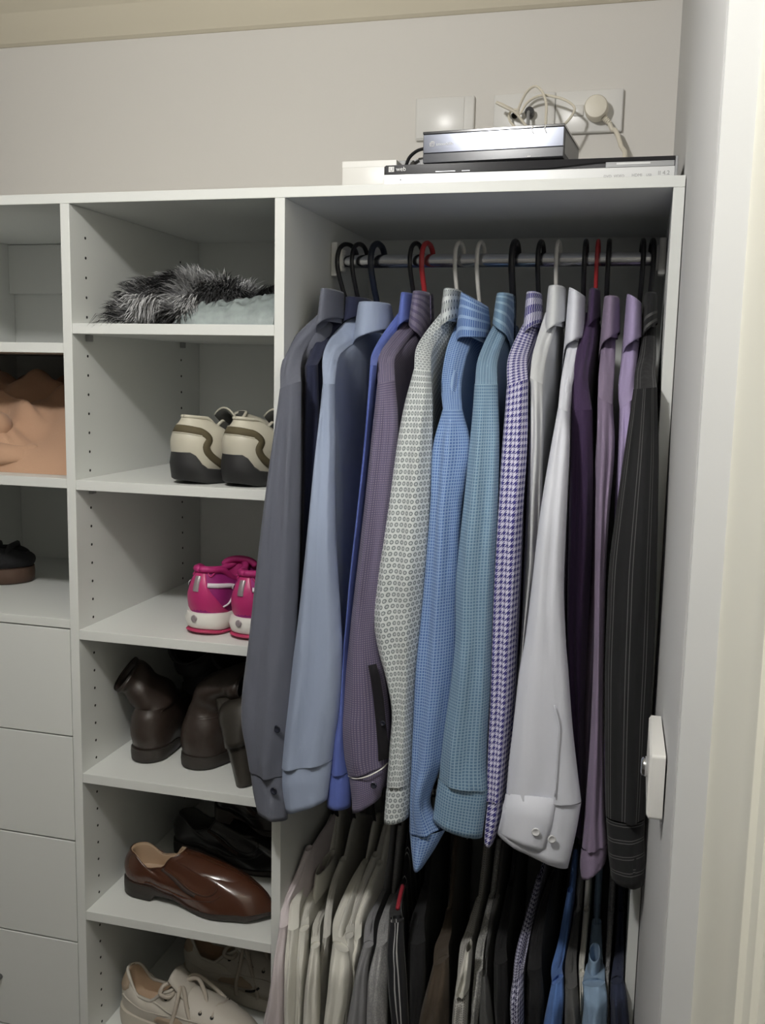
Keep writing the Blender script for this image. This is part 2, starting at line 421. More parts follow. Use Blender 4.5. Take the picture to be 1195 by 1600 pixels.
def hanger(x, rz, m, label, r, ang, N, ends, flip=1):
    """plastic hanger: hook over the rail, neck, sloped shoulder bar"""
    t = thing('hanger', label, 'hanger', (x, .24, rz), group=None)
    d = Vector((math.sin(ang), math.cos(ang), 0))
    P = [Vector((x, .24, rz))+d*a+Vector((0, 0, b)) for a, b in HP]
    P[0] = Vector((N.x, N.y, min(N.z-.004, rz-.09)))
    MB().tube(catmull(P, 4), r, 8).obj('hook', m, t, True)
    MB().tube(catmull(ends, 5), .0028, 8).obj('shoulder_bar', m, t, True)
    return t
M_white_h = mat('hanger_white', (.72, .70, .66), .35); M_red_h = mat('hanger_red', (.42, .035, .04), .35)
M_navy_h = mat('hanger_navy', (.012, .016, .03), .35)
M_btn_d = mat('button_dark', (.02, .022, .035), .25); M_btn_w = mat('button_pearl', (.75, .75, .76), .25)

def garment(name, label, cat, group, m, sh, yS, rows, cuff=None, hook=None, col=None, hem=-.80, T0=.011, rz=RZ, seed=1,
            nz=None, thick=.026, amp=.0022, ymid=None, m_yoke=None, mc=None, hmat=None, hlabel=None, hr=.004, hang=0, k=5, cuff2=None, neck=.012, yn=.17):
    a0 = rows[0]; seamc = at((a0[0]+a0[2])/2, (a0[1]+a0[3])/2, Y=yS+.006)
    hw = (at(a0[2], a0[3], Y=yS)-at(a0[0], a0[1], Y=yS)).length/2
    ridge = [(seamc+Vector((0, .004, -.02)), hw*.7)]
    ns = len(sh); N2 = None
    for i, (px, py) in enumerate(sh):
        Y = mix(yS+.035, yn, i/max(1, ns-1)); ridge.append((at(px, py, Y=Y)-Vector((0, 0, .008)), mix(hw*.5, neck*.85, (i+1)/ns)))
    last = ridge[-1][0]
    Nx = at(hook, 455, Y=.24).x if hook else last.x+(last.x-ridge[-2][0].x)*.6
    N = Vector((Nx, .24, last.z+.008 if nz is None else nz)); ridge.append((N, neck))
    f = ridge[1][0]
    bk = Vector((N.x+(N.x-f.x)*.25, .40, f.z+.02)); bk2 = Vector((N.x+(N.x-seamc.x)*.25, .447, seamc.z+.01))
    bk.x = min(bk.x, XC0-.016); bk2.x = min(max(bk2.x, XB1+.016), XC0-.016)
    bk.x = max(bk.x, XB1+.016)
    ridge += [(N.lerp(bk, .35)+Vector((0, 0, .006)), neck), (bk, neck), (bk2, T0)]
    t = thing(name, label, cat, (N.x, .24, N.z), group=group)
    body(t, m, ridge, hem, T0, seed)
    ym = yS-.035 if ymid is None else ymid
    Yf = lambda v: mix(yS, ym, sm(0, .35, v))
    # shoulder yoke: from the neck down to the sleeve seam
    PX = [Vector((x, y, 0)) for x, y in sh][::-1]+[Vector(((a0[0]+a0[2])/2, (a0[1]+a0[3])/2, 0))]
    wpx = (Vector((a0[2], a0[3]))-Vector((a0[0], a0[1]))).length/2; yr = []
    for i, p in enumerate(PX):
        if i == len(PX)-1: yr.append(a0); break
        d = (PX[i+1]-PX[max(0, i-1)]).normalized(); pp = Vector((-d.y, d.x, 0))
        if pp.x > 0: pp = -pp
        sd = Vector((a0[0]-a0[2], a0[1]-a0[3], 0)).normalized(); f = (i/(len(PX)-1))
        pp = pp.lerp(sd, f*f).normalized(); wd = mix(max(neck*820, col[2]*.85 if col else 0), wpx, (i/(len(PX)-1))**.8)
        yr.append((p.x+pp.x*wd, p.y+pp.y*wd, p.x-pp.x*wd, p.y-pp.y*wd))
    loft('yoke', tube_rows(yr, 5, lambda v: mix(yn, yS, v), thick*.55, seed+.3, amp=amp*.6, t0=1.0, fades=(.2, .25)), m, t, .004)
    s = loft('sleeve', tube_rows(rows, k, Yf, thick, seed, amp=amp, grow0=1.035), m, t, .03 if not cuff else .004)
    if cuff:
        cu = loft('cuff', tube_rows(cuff, 4, lambda v: ym, thick*.85, seed, amp=.0006, t0=.9), mc or m, t, .05)
        for i, rg in enumerate(()): pass
    if col: collar(t, mc or m, *col)
    if hmat is not None:
        hanger(Nx, rz, hmat, hlabel, hr, hang, N+Vector((0, 0, -.012)), [p+Vector((0, 0, -.013)) for p, _ in ridge[1:-1]])
    return t, ym
UP = 'long sleeved shirts on the upper rail'; LO = 'short sleeved tops on the lower rail'
c_ = srgb
shirts = {}
def shirt(key, label, m, **kw):
    shirts[key] = garment('shirt', label, 'shirt', UP, m, seed=len(shirts)+1.3, **kw)
    return shirts[key][0]
F1 = fabric('charcoal_cotton', c_(95, 98, 110)); F2 = fabric('navy_cotton', c_(34, 38, 60)); F3 = fabric('steel_blue_cotton', c_(150, 162, 186))
F4 = fabric('royal_blue_cotton', c_(92, 108, 178)); F5 = fabric('mauve_microcheck', c_(90, 84, 110), 'dots', c_(130, 122, 142), .0034)
F6 = fabric('ring_dot_print', c_(212, 217, 218), 'rings', c_(116, 124, 128), .0085); F7 = fabric('blue_fine_check', c_(84, 114, 170), 'lines', c_(148, 174, 210), .0046)
F8 = fabric('teal_fine_check', c_(94, 125, 154), 'lines', c_(146, 172, 192), .0046); F9 = fabric('violet_houndstooth', c_(214, 212, 232), 'hound', c_(64, 60, 128), .0088)
F10 = fabric('white_poplin', c_(216, 218, 220)); F11 = fabric('white_twill', c_(226, 228, 238), wr=.2)
F12 = fabric('aubergine_cotton', c_(62, 46, 76)); F13 = fabric('mauve_cotton', c_(132, 118, 142)); F14 = fabric('lavender_cotton', c_(168, 154, 192))
F15 = fabric('black_pinstripe', c_(31, 31, 33), 'pin', c_(92, 92, 92), .026); F15C = fabric('black_pinstripe_across', c_(31, 31, 33), 'pinv', c_(92, 92, 92), .024)
B, NV, WH, RD = M_blk, M_navy_h, M_white_h, M_red_h
hb = 'black plastic hanger holding the %s shirt'
T = shirt('S1', 'charcoal grey long sleeved shirt, first on the upper rail beside the shoe shelves', F1, sh=[(455, 570), (468, 537), (506, 496)], yS=-.056, ymid=-.06, T0=.008, hook=543, thick=.025,
  rows=[(438, 608, 470, 596), (425, 700, 470, 700), (412, 800, 469, 800), (400, 900, 467, 900), (389, 1000, 462, 1000), (379, 1080, 459, 1075), (378, 1130, 455, 1130), (386, 1170, 449, 1180), (391, 1200, 447, 1210)],
  cuff=[(391, 1199, 447, 1212), (396, 1235, 448, 1250), (403, 1265, 449, 1280)], yn=.10, col=(519, 490, 11, 34, -1, 0, .12), hmat=B, hlabel=hb % 'charcoal', hang=.5)
for px, py in ((428, 1236), (433, 1139)): button(T, at(px, py, Y=-.058-.0255), (-.2, -1, 0), .006, M_btn_d)
shirt('S2', 'dark navy long sleeved shirt between the charcoal and the steel blue shirts', F2, sh=[(498, 545), (512, 515), (542, 480)], yS=.012, ymid=-.005, hook=562, thick=.021,
  rows=[(477, 572, 496, 570), (473, 700, 500, 700), (470, 850, 500, 850), (462, 1000, 495, 1000), (455, 1100, 490, 1100), (450, 1180, 485, 1180)], col=(560, 486, 18, 18, -1, 0, .2), hmat=B, hlabel=hb % 'navy', hang=.3)
shirt('S3', 'plain steel blue long sleeved shirt with wide turned-down collar', F3, sh=[(517, 557), (532, 533), (565, 506)], yS=-.025, ymid=-.062, hook=590, thick=.025, neck=.016,
  rows=[(505, 600, 523, 600), (495, 690, 524, 690), (486, 780, 523, 780), (477, 870, 526, 870), (467, 960, 532, 960), (458, 1030, 535, 1030), (450, 1100, 531, 1100), (444, 1150, 524, 1150), (440, 1198, 519, 1187)],
  cuff=[(440, 1199, 519, 1188), (441, 1232, 515, 1220), (447, 1268, 511, 1249)], col=(585, 508, 24, 32, -1, 0, .17), hmat=NV, hlabel='dark navy plastic hanger holding the steel blue shirt', hr=.0055, hang=.25)
shirt('S4', 'royal blue long sleeved shirt, only a thin strip showing beside the mauve check', F4, sh=[(587, 555), (602, 530), (632, 492)], yS=-.012, ymid=-.045, hook=650, thick=.021,
  rows=[(579, 571, 588, 571), (572, 680, 579, 690), (561, 800, 568, 800), (549, 900, 558, 900), (540, 1000, 549, 1000), (531, 1080, 548, 1080), (521, 1150, 548, 1150), (513, 1204, 549, 1204)],
  cuff=[(512, 1205, 549, 1205), (511, 1230, 549, 1232), (511, 1258, 548, 1260)], col=(640, 492, 10, 30, -1, 0, .18), hmat=B, hlabel=hb % 'royal blue', hang=.25, T0=.009)
T = shirt('S5', 'mauve grey micro-check long sleeved shirt with white cuff piping', F5, sh=[(604, 560), (620, 535), (648, 503)], yS=-.025, ymid=-.055, hook=667, thick=.025,
  rows=[(590, 600, 617, 594), (582, 670, 622, 670), (569, 796, 612, 796), (552, 942, 596, 942), (546, 1000, 592, 1000), (536, 1090, 606, 1090), (533, 1130, 609, 1130), (538, 1180, 608, 1175), (544, 1210, 608, 1190)],
  cuff=[(545, 1211, 608, 1191), (549, 1240, 601, 1222), (551, 1268, 594, 1246)], col=(660, 498, 13, 38, 1, 0, .18, .055, 1.22, .035), hmat=RD, hlabel='dark red hanger with a flat hook holding the mauve check shirt', hr=.0045, hang=.2, T0=.010)
P = [at(x, y, Y=-.055)+Vector((0, d, 0)) for x, y, d in ((546, 1210, -.006), (560, 1209, -.019), (580, 1203, -.0265), (600, 1195, -.018), (607, 1190, -.006))]
MB().tube(catmull(P, 5), .0011, 6).obj('piping', M_plast, T, True)
V = []; L_ = [(575, 1040), (579, 1060), (583, 1090), (587, 1130), (590, 1165), (591, 1190)]; R_ = [(588, 1037), (594, 1060), (599, 1090), (603, 1130), (606, 1160), (607, 1185)]
for d in (0, .0035):
    for (a, b), (c, e) in zip(L_, R_):
        for v in (0, .5, 1): V.append(at(mix(a, c, v), mix(b, e, v), Y=-.0822+.006*v*v+d))
F = [(i*3+j, i*3+j+1, (i+1)*3+j+1, (i+1)*3+j) for i in range(5) for j in (0, 1)]; F += [tuple(q+18 for q in f) for f in F]
F += [(i*3+j, (i+1)*3+j, (i+1)*3+j+18, i*3+j+18) for i in range(5) for j in (0, 2)]+[(j, j+1, j+19, j+18) for j in (0, 1, 15, 16)]
obj('sleeve_placket', V, F, fabric('black_lining', c_(20, 18, 24)), T, True, [(0, 0)]*len(V), label='black lined sleeve placket')
button(T, at(584, 1227, Y=-.0815), (0, -1, 0), .005, M_btn_d); button(T, at(598, 1130, Y=-.0835), (0, -1, 0), .004, M_btn_d)
shirt('S6', 'white long sleeved shirt printed with small grey ring dots', F6, sh=[(662, 548), (675, 525), (702, 490)], yS=-.018, ymid=-.062, hook=717, thick=.025,
  rows=[(647, 577, 673, 580), (628, 650, 676, 650), (604, 796, 672, 796), (590, 900, 664, 900), (584, 960, 660, 950), (590, 1010, 655, 1000), (604, 1060, 649, 1060), (613, 1110, 646, 1110), (609, 1170, 644, 1170), (605, 1222, 642, 1220)],
  cuff=[(605, 1223, 642, 1221), (602, 1255, 641, 1252), (600, 1282, 638, 1276)], col=(707, 490, 13, 34, -1, 0, .18), hmat=WH, hlabel='white hanger holding the ring dot shirt', hr=.0036, hang=.15, T0=.010)
shirt('S7', 'mid blue fine-check long sleeved shirt, its cuff hanging lowest at the centre', F7, sh=[(705, 600), (714, 550), (730, 512)], yS=-.02, ymid=-.06, hook=750, thick=.025, neck=.018,
  rows=[(692, 640, 722, 640), (676, 700, 735, 700), (672, 796, 722, 796), (660, 942, 716, 942), (650, 1040, 712, 1040), (645, 1140, 699, 1140), (643, 1190, 692, 1190), (641, 1250, 672, 1250), (640, 1297, 690, 1292)],
  cuff=[(640, 1298, 698, 1293), (643, 1328, 680, 1325), (647, 1353, 662, 1352)], col=(740, 510, 22, 40, -1, .25, .16, .055, 1.15), hmat=WH, hlabel='white hanger holding the mid blue check shirt', hr=.0036, hang=.12, T0=.011, mc=F7)
shirt('S8', 'teal blue fine-check long sleeved shirt with a broad banded cuff', F8, sh=[(761, 568), (770, 540), (788, 500)], yS=-.02, ymid=-.068, hook=803, thick=.025,
  rows=[(742, 600, 777, 600), (735, 680, 780, 680), (725, 780, 778, 780), (713, 900, 772, 900), (711, 1000, 768, 1000), (704, 1070, 766, 1070), (694, 1140, 762, 1140), (688, 1190, 760, 1195), (686, 1214, 762, 1232)],
  cuff=[(685, 1215, 763, 1233), (680, 1250, 758, 1270), (676, 1280, 753, 1308)], col=(789, 499, 14, 36, 1, 0, .18), hmat=B, hlabel=hb % 'teal check', hr=.0055, hang=.1, T0=.011)
shirt('S9', 'violet and white houndstooth long sleeved shirt', F9, sh=[(808, 563), (817, 535), (832, 500)], yS=-.015, ymid=-.05, hook=843, thick=.025,
  rows=[(792, 604, 825, 592), (785, 690, 824, 690), (777, 800, 817, 800), (770, 900, 812, 900), (767, 1000, 806, 1000), (764, 1090, 802, 1090), (761, 1170, 795, 1170), (759, 1244, 788, 1244)],
  cuff=[(759, 1245, 788, 1245), (757, 1285, 780, 1290), (757, 1310, 770, 1317)], col=(833, 498, 12, 37, -1, 0, .18), hmat=B, hlabel=hb % 'violet houndstooth', hang=.1, T0=.010)
shirt('S10', 'white long sleeved shirt tucked behind the white shirt with the split cuff', F10, sh=[(842, 562), (850, 532), (863, 492)], yS=.0, ymid=-.015, hook=870, thick=.019,
  rows=[(828, 590, 848, 600), (829, 680, 848, 680), (826, 780, 846, 780), (822, 880, 840, 880), (815, 980, 830, 980), (805, 1100, 820, 1100)], col=(868, 495, 14, 43, -1, 0, .18), hmat=WH, hlabel='white hanger holding the rear white shirt', hr=.0034, hang=.05, T0=.010)
T = shirt('S11', 'crisp white long sleeved shirt in front, split cuff with two buttons', F11, sh=[(885, 600), (893, 560), (904, 512)], yS=-.025, ymid=-.068, hook=912, thick=.025, amp=.0012,
  rows=[(872, 637, 888, 643), (862, 690, 890, 690), (850, 760, 887, 760), (840, 830, 884, 830), (830, 920, 881, 920), (820, 1000, 884, 1000), (811, 1050, 888, 1050), (802, 1130, 894, 1130), (795, 1190, 901, 1195), (791, 1238, 908, 1252)],
  cuff=[(790, 1239, 908, 1254), (784, 1270, 900, 1300), (777, 1302, 887, 1356)], col=(899, 512, 14, 52, -1, .12, .17, .055, 1.25, .04), hmat=B, hlabel=hb % 'front white', hang=.0, T0=.010)
# the overlapping cuff flap and its buttons
rg = []
for l in ((792, 1240, 868, 1249), (786, 1270, 862, 1291), (779, 1301, 852, 1326), (786, 1309, 842, 1332)):
    r_ = []
    for j in range(13):
        v = j/12; px, py = mix(l[0], l[2], v), mix(l[1], l[3], v); a = -1+1.62*v
        r_.append(at(px, py, Y=-.068-.0275*max(.05, 1-a*a)**.62))
    rg.append(r_)
V = [p for r_ in rg for p in r_]+[p+Vector((0, .0025, 0)) for r_ in rg for p in r_]; n = 13; F = []
for s in (0, 52):
    for i in range(3):
        for j in range(12): F.append((s+i*n+j, s+i*n+j+1, s+(i+1)*n+j+1, s+(i+1)*n+j))
for i in range(3):
    for j in (0, 12): F.append((i*n+j, (i+1)*n+j, 52+(i+1)*n+j, 52+i*n+j))
for j in range(12):
    for i in (0, 3): F.append((i*n+j, i*n+j+1, 52+i*n+j+1, 52+i*n+j))
obj('cuff_flap', V, F, F11, T, True, [(0, 0)]*len(V))
button(T, at(837, 1300, Y=-.0975), (0, -1, 0), .0062, M_btn_w); button(T, at(862, 1311, Y=-.094), (.2, -1, 0), .0062, M_btn_w)
P = [at(x, y, Y=-.068-.0262) for x, y in ((866, 1102), (872, 1130), (870, 1180), (867, 1245))]
MB().tube(catmull(P, 5), .0011, 6).obj('placket_edge', F11, T, True)
shirt('S12', 'dark aubergine long sleeved shirt right of the front white shirt', F12, sh=[(905, 590), (914, 545), (924, 490)], yS=.015, ymid=.0, hook=931, thick=.021,
  rows=[(893, 640, 925, 640), (890, 750, 927, 750), (888, 850, 925, 850), (886, 950, 920, 950), (888, 1050, 915, 1050), (895, 1150, 912, 1150), (897, 1250, 915, 1250), (897, 1300, 915, 1300)], col=(927, 490, 9, 34, -1, 0, .2), hmat=RD, hlabel='thin red hanger holding the aubergine shirt', hr=.0034, hang=.0, T0=.009)
shirt('S13', 'dusky mauve long sleeved shirt, its pale cuff hanging beside the pinstripe', F13, sh=[(947, 592), (949, 562), (951, 520)], yS=-.02, ymid=-.05, hook=948, thick=.024,
  rows=[(934, 620, 957, 632), (932, 700, 960, 700), (930, 800, 952, 800), (929, 900, 946, 900), (928, 1000, 944, 1000), (922, 1150, 943, 1150), (915, 1250, 945, 1250), (909, 1322, 949, 1315)],
  cuff=[(908, 1324, 950, 1316), (906, 1350, 948, 1335), (908, 1372, 945, 1348)], col=(953, 512, 13, 44, -1, 0, .17), hmat=B, hlabel=hb % 'dusky mauve', hang=-.02, T0=.009)
shirt('S14', 'pale lavender long sleeved shirt with open pointed collar', F14, sh=[(978, 605), (983, 565), (990, 515)], yS=.0, ymid=-.015, hook=1000, thick=.026,
  rows=[(968, 640, 990, 622), (966, 690, 990, 690), (960, 800, 983, 800), (956, 1000, 973, 1000), (950, 1200, 965, 1200)], col=(988, 512, 13, 42, -1, .15, .17, .055, 1.25, .045), hmat=B, hlabel=hb % 'pale lavender', hang=-.08, T0=.008)
shirt('S15', 'black pinstriped long sleeved shirt, last at the right end of the rail', F15, sh=[(1008, 580), (1012, 555), (1015, 510)], yS=-.03, ymid=-.066, hook=1015, thick=.024,
  rows=[(990, 608, 1026, 605), (976, 700, 1029, 700), (962, 800, 1028, 800), (952, 880, 1026, 890), (948, 960, 1024, 960), (945, 1040, 1021, 1040), (945, 1120, 1016, 1120), (945, 1200, 1012, 1200), (946, 1272, 1007, 1278)],
  cuff=[(947, 1276, 1006, 1281), (950, 1330, 1007, 1330), (955, 1372, 1005, 1382)], col=(1014, 498, 11, 36, -1, 0, .19), hmat=B, hlabel=hb % 'black pinstriped', hang=-.12, T0=.007, mc=F15C)

# lower rail ----------------------------------------------------------
FW1 = fabric('white_jersey', c_(222, 220, 212)); FW2 = fabric('off_white_jersey', c_(206, 204, 198)); FG1 = fabric('grey_jersey', c_(150, 150, 152), 'heather', c_(172, 172, 172))
FG2 = fabric('slate_grey_jersey', c_(138, 138, 142)); FBK = fabric('black_jersey', c_(30, 30, 32)); FBR = fabric('dark_brown_jersey', c_(74, 64, 54))
FDT = fabric('grey_dot_jersey', c_(190, 188, 184), 'dots', c_(120, 118, 116), .004); FHT = fabric('grey_heather', c_(150, 150, 148), 'heather', c_(190, 190, 186))
FDG = fabric('dark_grey_jersey', c_(84, 84, 84)); FHD = fabric('navy_houndstooth', c_(190, 190, 210), 'hound', c_(46, 44, 78), .008)
FBL = fabric('bright_blue_jersey', c_(92, 126, 188)); FLB = fabric('light_blue_cotton', c_(136, 160, 186)); FNV = fabric('navy_jersey', c_(44, 50, 72)); FPK = fabric('pale_pink_jersey', c_(212, 202, 205))
FBS = fabric('black_striped_jersey', c_(34, 34, 38), 'pin', c_(190, 190, 190), .05)
low = 0
def top(label, m, cat='t-shirt', name='t_shirt', hl=None, **kw):
    global low; low += 1
    kw.setdefault('yS', -.02); kw.setdefault('ymid', kw['yS']-.012); kw.setdefault('T0', .005); kw.setdefault('thick', .021)
    return garment(name, label, cat, LO, m, hem=-1.62, rz=RZ2, seed=20+low*1.7, neck=.0055, nz=-.968, k=4, hmat=B, hlabel=hl or 'black hanger under the '+(label if label.count('white t-shirt') else label.split(',')[0].split(' with ')[0]).replace(' on the lower rail', ''), hr=.0032, **kw)[0]
top('pale pink top, first on the lower rail', FPK, yn=.10, sh=[(447, 1409), (465, 1370), (482, 1325)], yS=-.012, rows=[(437, 1444, 450, 1444), (429, 1500, 447, 1500), (420, 1560, 446, 1560), (411, 1600, 445, 1600), (405, 1650, 444, 1650)])
top('white t-shirt, second on the lower rail', FW1, yn=.12, sh=[(461, 1412), (470, 1385), (486, 1345)], yS=-.015, rows=[(450, 1448, 467, 1448), (447, 1500, 466, 1500), (446, 1560, 465, 1560), (446, 1600, 465, 1600), (444, 1650, 464, 1650)])
top('white polo shirt with soft collar, third on the lower rail', FW1, 'polo shirt', 'polo_shirt', sh=[(477, 1424), (492, 1392), (509, 1356)], yS=-.01, rows=[(468, 1450, 482, 1450), (467, 1500, 479, 1500), (466, 1550, 477, 1550), (466, 1600, 475, 1600), (465, 1650, 474, 1650)], col=(508, 1370, 8, 22, -1, 0, .15))
top('white t-shirt with a neat shoulder seam, fourth on the lower rail', FW1, sh=[(494, 1448), (503, 1425), (514, 1396)], yS=-.025, rows=[(486, 1476, 499, 1477), (482, 1510, 499, 1510), (477, 1550, 499, 1550), (474, 1600, 499, 1600), (472, 1650, 498, 1650)])
top('off white t-shirt set further back, fifth on the lower rail', FW2, sh=[(514, 1420), (522, 1380), (536, 1342)], yS=.03, rows=[(505, 1460, 516, 1460), (501, 1500, 512, 1500), (500, 1550, 508, 1550), (499, 1600, 506, 1600), (498, 1650, 505, 1650)])
top('large white t-shirt, sixth on the lower rail, left of the grey pair', FW1, sh=[(532, 1440), (552, 1385), (570, 1346)], yS=-.03, rows=[(520, 1472, 544, 1486), (516, 1506, 546, 1515), (512, 1549, 543, 1555), (506, 1600, 536, 1600), (500, 1650, 530, 1650)])
top('white t-shirt sliver behind the large white one', FW2, sh=[(549, 1432), (566, 1385), (586, 1335)], yS=.0, rows=[(540, 1460, 552, 1462), (543, 1490, 553, 1490), (543, 1530, 552, 1530), (540, 1600, 548, 1600)])
top('off white t-shirt sliver beside the first grey one', FW1, sh=[(562, 1430), (578, 1385), (593, 1348)], yS=.01, rows=[(553, 1463, 564, 1463), (554, 1490, 562, 1490), (555, 1520, 560, 1520), (552, 1600, 558, 1600)])
top('mid grey t-shirt, left one of the grey pair', FG2, sh=[(577, 1446), (585, 1420), (598, 1392)], yS=-.015, rows=[(568, 1474, 583, 1476), (559, 1508, 575, 1508), (551, 1549, 574, 1560), (542, 1600, 572, 1600), (537, 1650, 570, 1650)])
top('heather grey t-shirt, right one of the grey pair', FG1, sh=[(599, 1446), (605, 1425), (613, 1400)], yS=-.012, rows=[(588, 1476, 605, 1470), (577, 1520, 606, 1520), (574, 1560, 606, 1560), (573, 1600, 605, 1600), (571, 1650, 603, 1650)])
T = top('black top with thin white sleeve stripes', FBS, sh=[(618, 1420), (622, 1405), (630, 1380)], yS=-.015, rows=[(608, 1436, 630, 1436), (605, 1478, 631, 1478), (606, 1534, 635, 1534), (613, 1600, 638, 1600), (615, 1650, 640, 1650)])
MB().tube(catmull([at(x, y, Y=Y) for x, y, Y in ((621, 1420, -.02), (625, 1400, .01), (629, 1384, .04))], 4), .0035, 8).obj('red_trim', mat('red_knit', (.30, .015, .03), .8), T, True, label='red collar trim')
top('plain black t-shirt right of the striped black top', FBK, sh=[(652, 1440), (658, 1415), (664, 1385)], yS=.015, rows=[(638, 1470, 664, 1470), (636, 1530, 664, 1530), (638, 1600, 660, 1600), (638, 1650, 660, 1650)])
top('dark brown t-shirt among the black ones', FBR, sh=[(690, 1478), (697, 1455), (702, 1420)], yS=.01, rows=[(677, 1506, 701, 1494), (668, 1540, 702, 1540), (660, 1570, 702, 1570), (653, 1600, 702, 1600), (648, 1650, 700, 1650)])
T = top('white and grey dotted polo shirt with white yoke', FDT, 'polo shirt', 'polo_shirt', sh=[(727, 1480), (734, 1455), (748, 1405)], yS=-.02, rows=[(713, 1542, 733, 1542), (709, 1564, 732, 1560), (706, 1600, 730, 1600), (703, 1650, 728, 1650)])
loft('yoke', tube_rows([(729, 1478, 737, 1478), (722, 1500, 736, 1505), (715, 1525, 734, 1530), (712, 1543, 733, 1543)], 4, lambda v: -.028, .03, 3.3), FW1, T, .004)
top('textured grey t-shirt beside the dotted polo', FHT, sh=[(750, 1480), (757, 1450), (768, 1400)], yS=-.005, rows=[(741, 1516, 754, 1512), (737, 1564, 751, 1564), (736, 1600, 746, 1600), (734, 1650, 742, 1650)])
top('charcoal t-shirt beside the textured grey one', FDG, sh=[(758, 1490), (765, 1450), (776, 1400)], yS=.005, rows=[(752, 1520, 760, 1520), (749, 1560, 766, 1560), (747, 1600, 771, 1600), (745, 1650, 775, 1650)])
top('black t-shirt left of the navy houndstooth', FBK, sh=[(783, 1470), (790, 1430), (798, 1380)], yS=.02, rows=[(772, 1500, 792, 1500), (772, 1560, 794, 1560), (774, 1600, 794, 1600), (774, 1650, 794, 1650)])
top('navy and white houndstooth shirt on the lower rail', FHD, 'shirt', 'short_sleeved_shirt', sh=[(814, 1490), (824, 1445), (843, 1370)], yS=-.015, rows=[(801, 1530, 818, 1516), (797, 1560, 818, 1560), (798, 1600, 818, 1600), (798, 1650, 818, 1650)])
top('black t-shirt between houndstooth and bright blue', FBK, sh=[(838, 1470), (848, 1420), (862, 1370)], yS=.02, rows=[(824, 1510, 846, 1510), (822, 1560, 850, 1560), (820, 1600, 848, 1600), (820, 1650, 846, 1650)])
top('bright blue t-shirt on the lower rail', FBL, sh=[(870, 1510), (879, 1470), (891, 1390)], yS=-.01, rows=[(862, 1535, 880, 1525), (855, 1568, 881, 1560), (849, 1600, 878, 1600), (842, 1650, 875, 1650)])
top('dark grey t-shirt right of the bright blue one', FDG, sh=[(892, 1500), (896, 1470), (902, 1420)], yS=-.005, rows=[(882, 1538, 902, 1538), (882, 1570, 905, 1570), (882, 1600, 908, 1600), (882, 1650, 910, 1650)])
top('pale sliver of a white t-shirt left of the light blue shirt', FW1, sh=[(909, 1500), (912, 1470), (916, 1420)], yS=.02, rows=[(904, 1520, 913, 1520), (906, 1560, 912, 1560), (906, 1600, 911, 1600)])
top('light blue shirt with pointed collar on the lower rail', FLB, 'shirt', 'short_sleeved_shirt', sh=[(930, 1510), (930, 1500), (932, 1440)], yS=-.02, rows=[(910, 1535, 945, 1535), (912, 1564, 949, 1562), (909, 1600, 948, 1600), (905, 1650, 946, 1650)], col=(926, 1535, 9, 46, -1, 0, .03, .03, 1.3, .01))
top('grey sliver of a t-shirt right of the light blue shirt', FG1, sh=[(950, 1500), (952, 1470), (955, 1420)], yS=.02, rows=[(946, 1516, 952, 1516), (948, 1560, 953, 1560), (948, 1600, 953, 1600)])
top('dark navy t-shirt, last on the lower rail', FNV, sh=[(966, 1505), (968, 1480), (970, 1420)], yS=-.005, rows=[(954, 1532, 974, 1530), (953, 1560, 979, 1555), (952, 1600, 983, 1600), (950, 1650, 985, 1650)])

# ------------------------------------------------------------------ things on top of the unit
RY = .068; RT = .1675
t = thing('video_recorder', 'wide silver and black video recorder lying on the wardrobe top', 'video recorder', (.715, RY, ZT))
x0, x1 = .5015, .9315; z0 = ZT+.006
M_silv = mat('silver_panel', (.74, .75, .76), .32, .25); M_silv2 = mat('silver_edge', (.42, .43, .45), .3, .6)
autosmooth(MB().box(x0, x1, RY+.004, RY+.26, z0, RT-.0005, .0012).obj('casing', M_dgrey, t))
fb = MB(); zs_ = .1548   # black visor that narrows to the right
fb.add([(x0, RY, zs_-.001), (x0+.20, RY, zs_), (x0+.25, RY, zs_+.0012), (x0+.32, RY, RT-.0055), (x1-.004, RY, RT-.0055), (x1-.004, RY, RT), (x0+.003, RY, RT), (x0, RY, RT-.002)]+
       [(x0, RY+.004, zs_-.001), (x0+.20, RY+.004, zs_), (x0+.25, RY+.004, zs_+.0012), (x0+.32, RY+.004, RT-.0055), (x1-.004, RY+.004, RT-.0055), (x1-.004, RY+.004, RT), (x0+.003, RY+.004, RT), (x0, RY+.004, RT-.002)],
       [tuple(range(8)), tuple(range(8, 16))[::-1]]+[(i, (i+1) % 8, 8+(i+1) % 8, 8+i) for i in range(8)])
fb.obj('visor', M_gls, t)
MB().box(x0, x1-.004, RY-.0006, RY+.003, z0, zs_-.0012, .0005).obj('front_panel', M_silv, t, label='silver front panel')
MB().box(x0+.33, x1-.005, RY-.0002, RY+.003, zs_-.0008, RT-.006, .0004).obj('tray_flap', M_silv2, t)
MB().box(x0+.345, x0+.392, RY-.0007, RY-.0001, zs_+.0028, zs_+.0052).obj('tray_flap', M_silv, t)
MB().box(x1-.0036, x1, RY-.0008, RY+.01, z0, RT, .0008).obj('end_trim', M_silv2, t, label='grey end trim')
for xx in (x0+.03, x1-.03):
    for yy in (RY+.03, RY+.23): MB().cyl((xx, yy, ZT+.0001), (xx, yy, z0+.0005), .008, 12).obj('foot', M_blk, t)
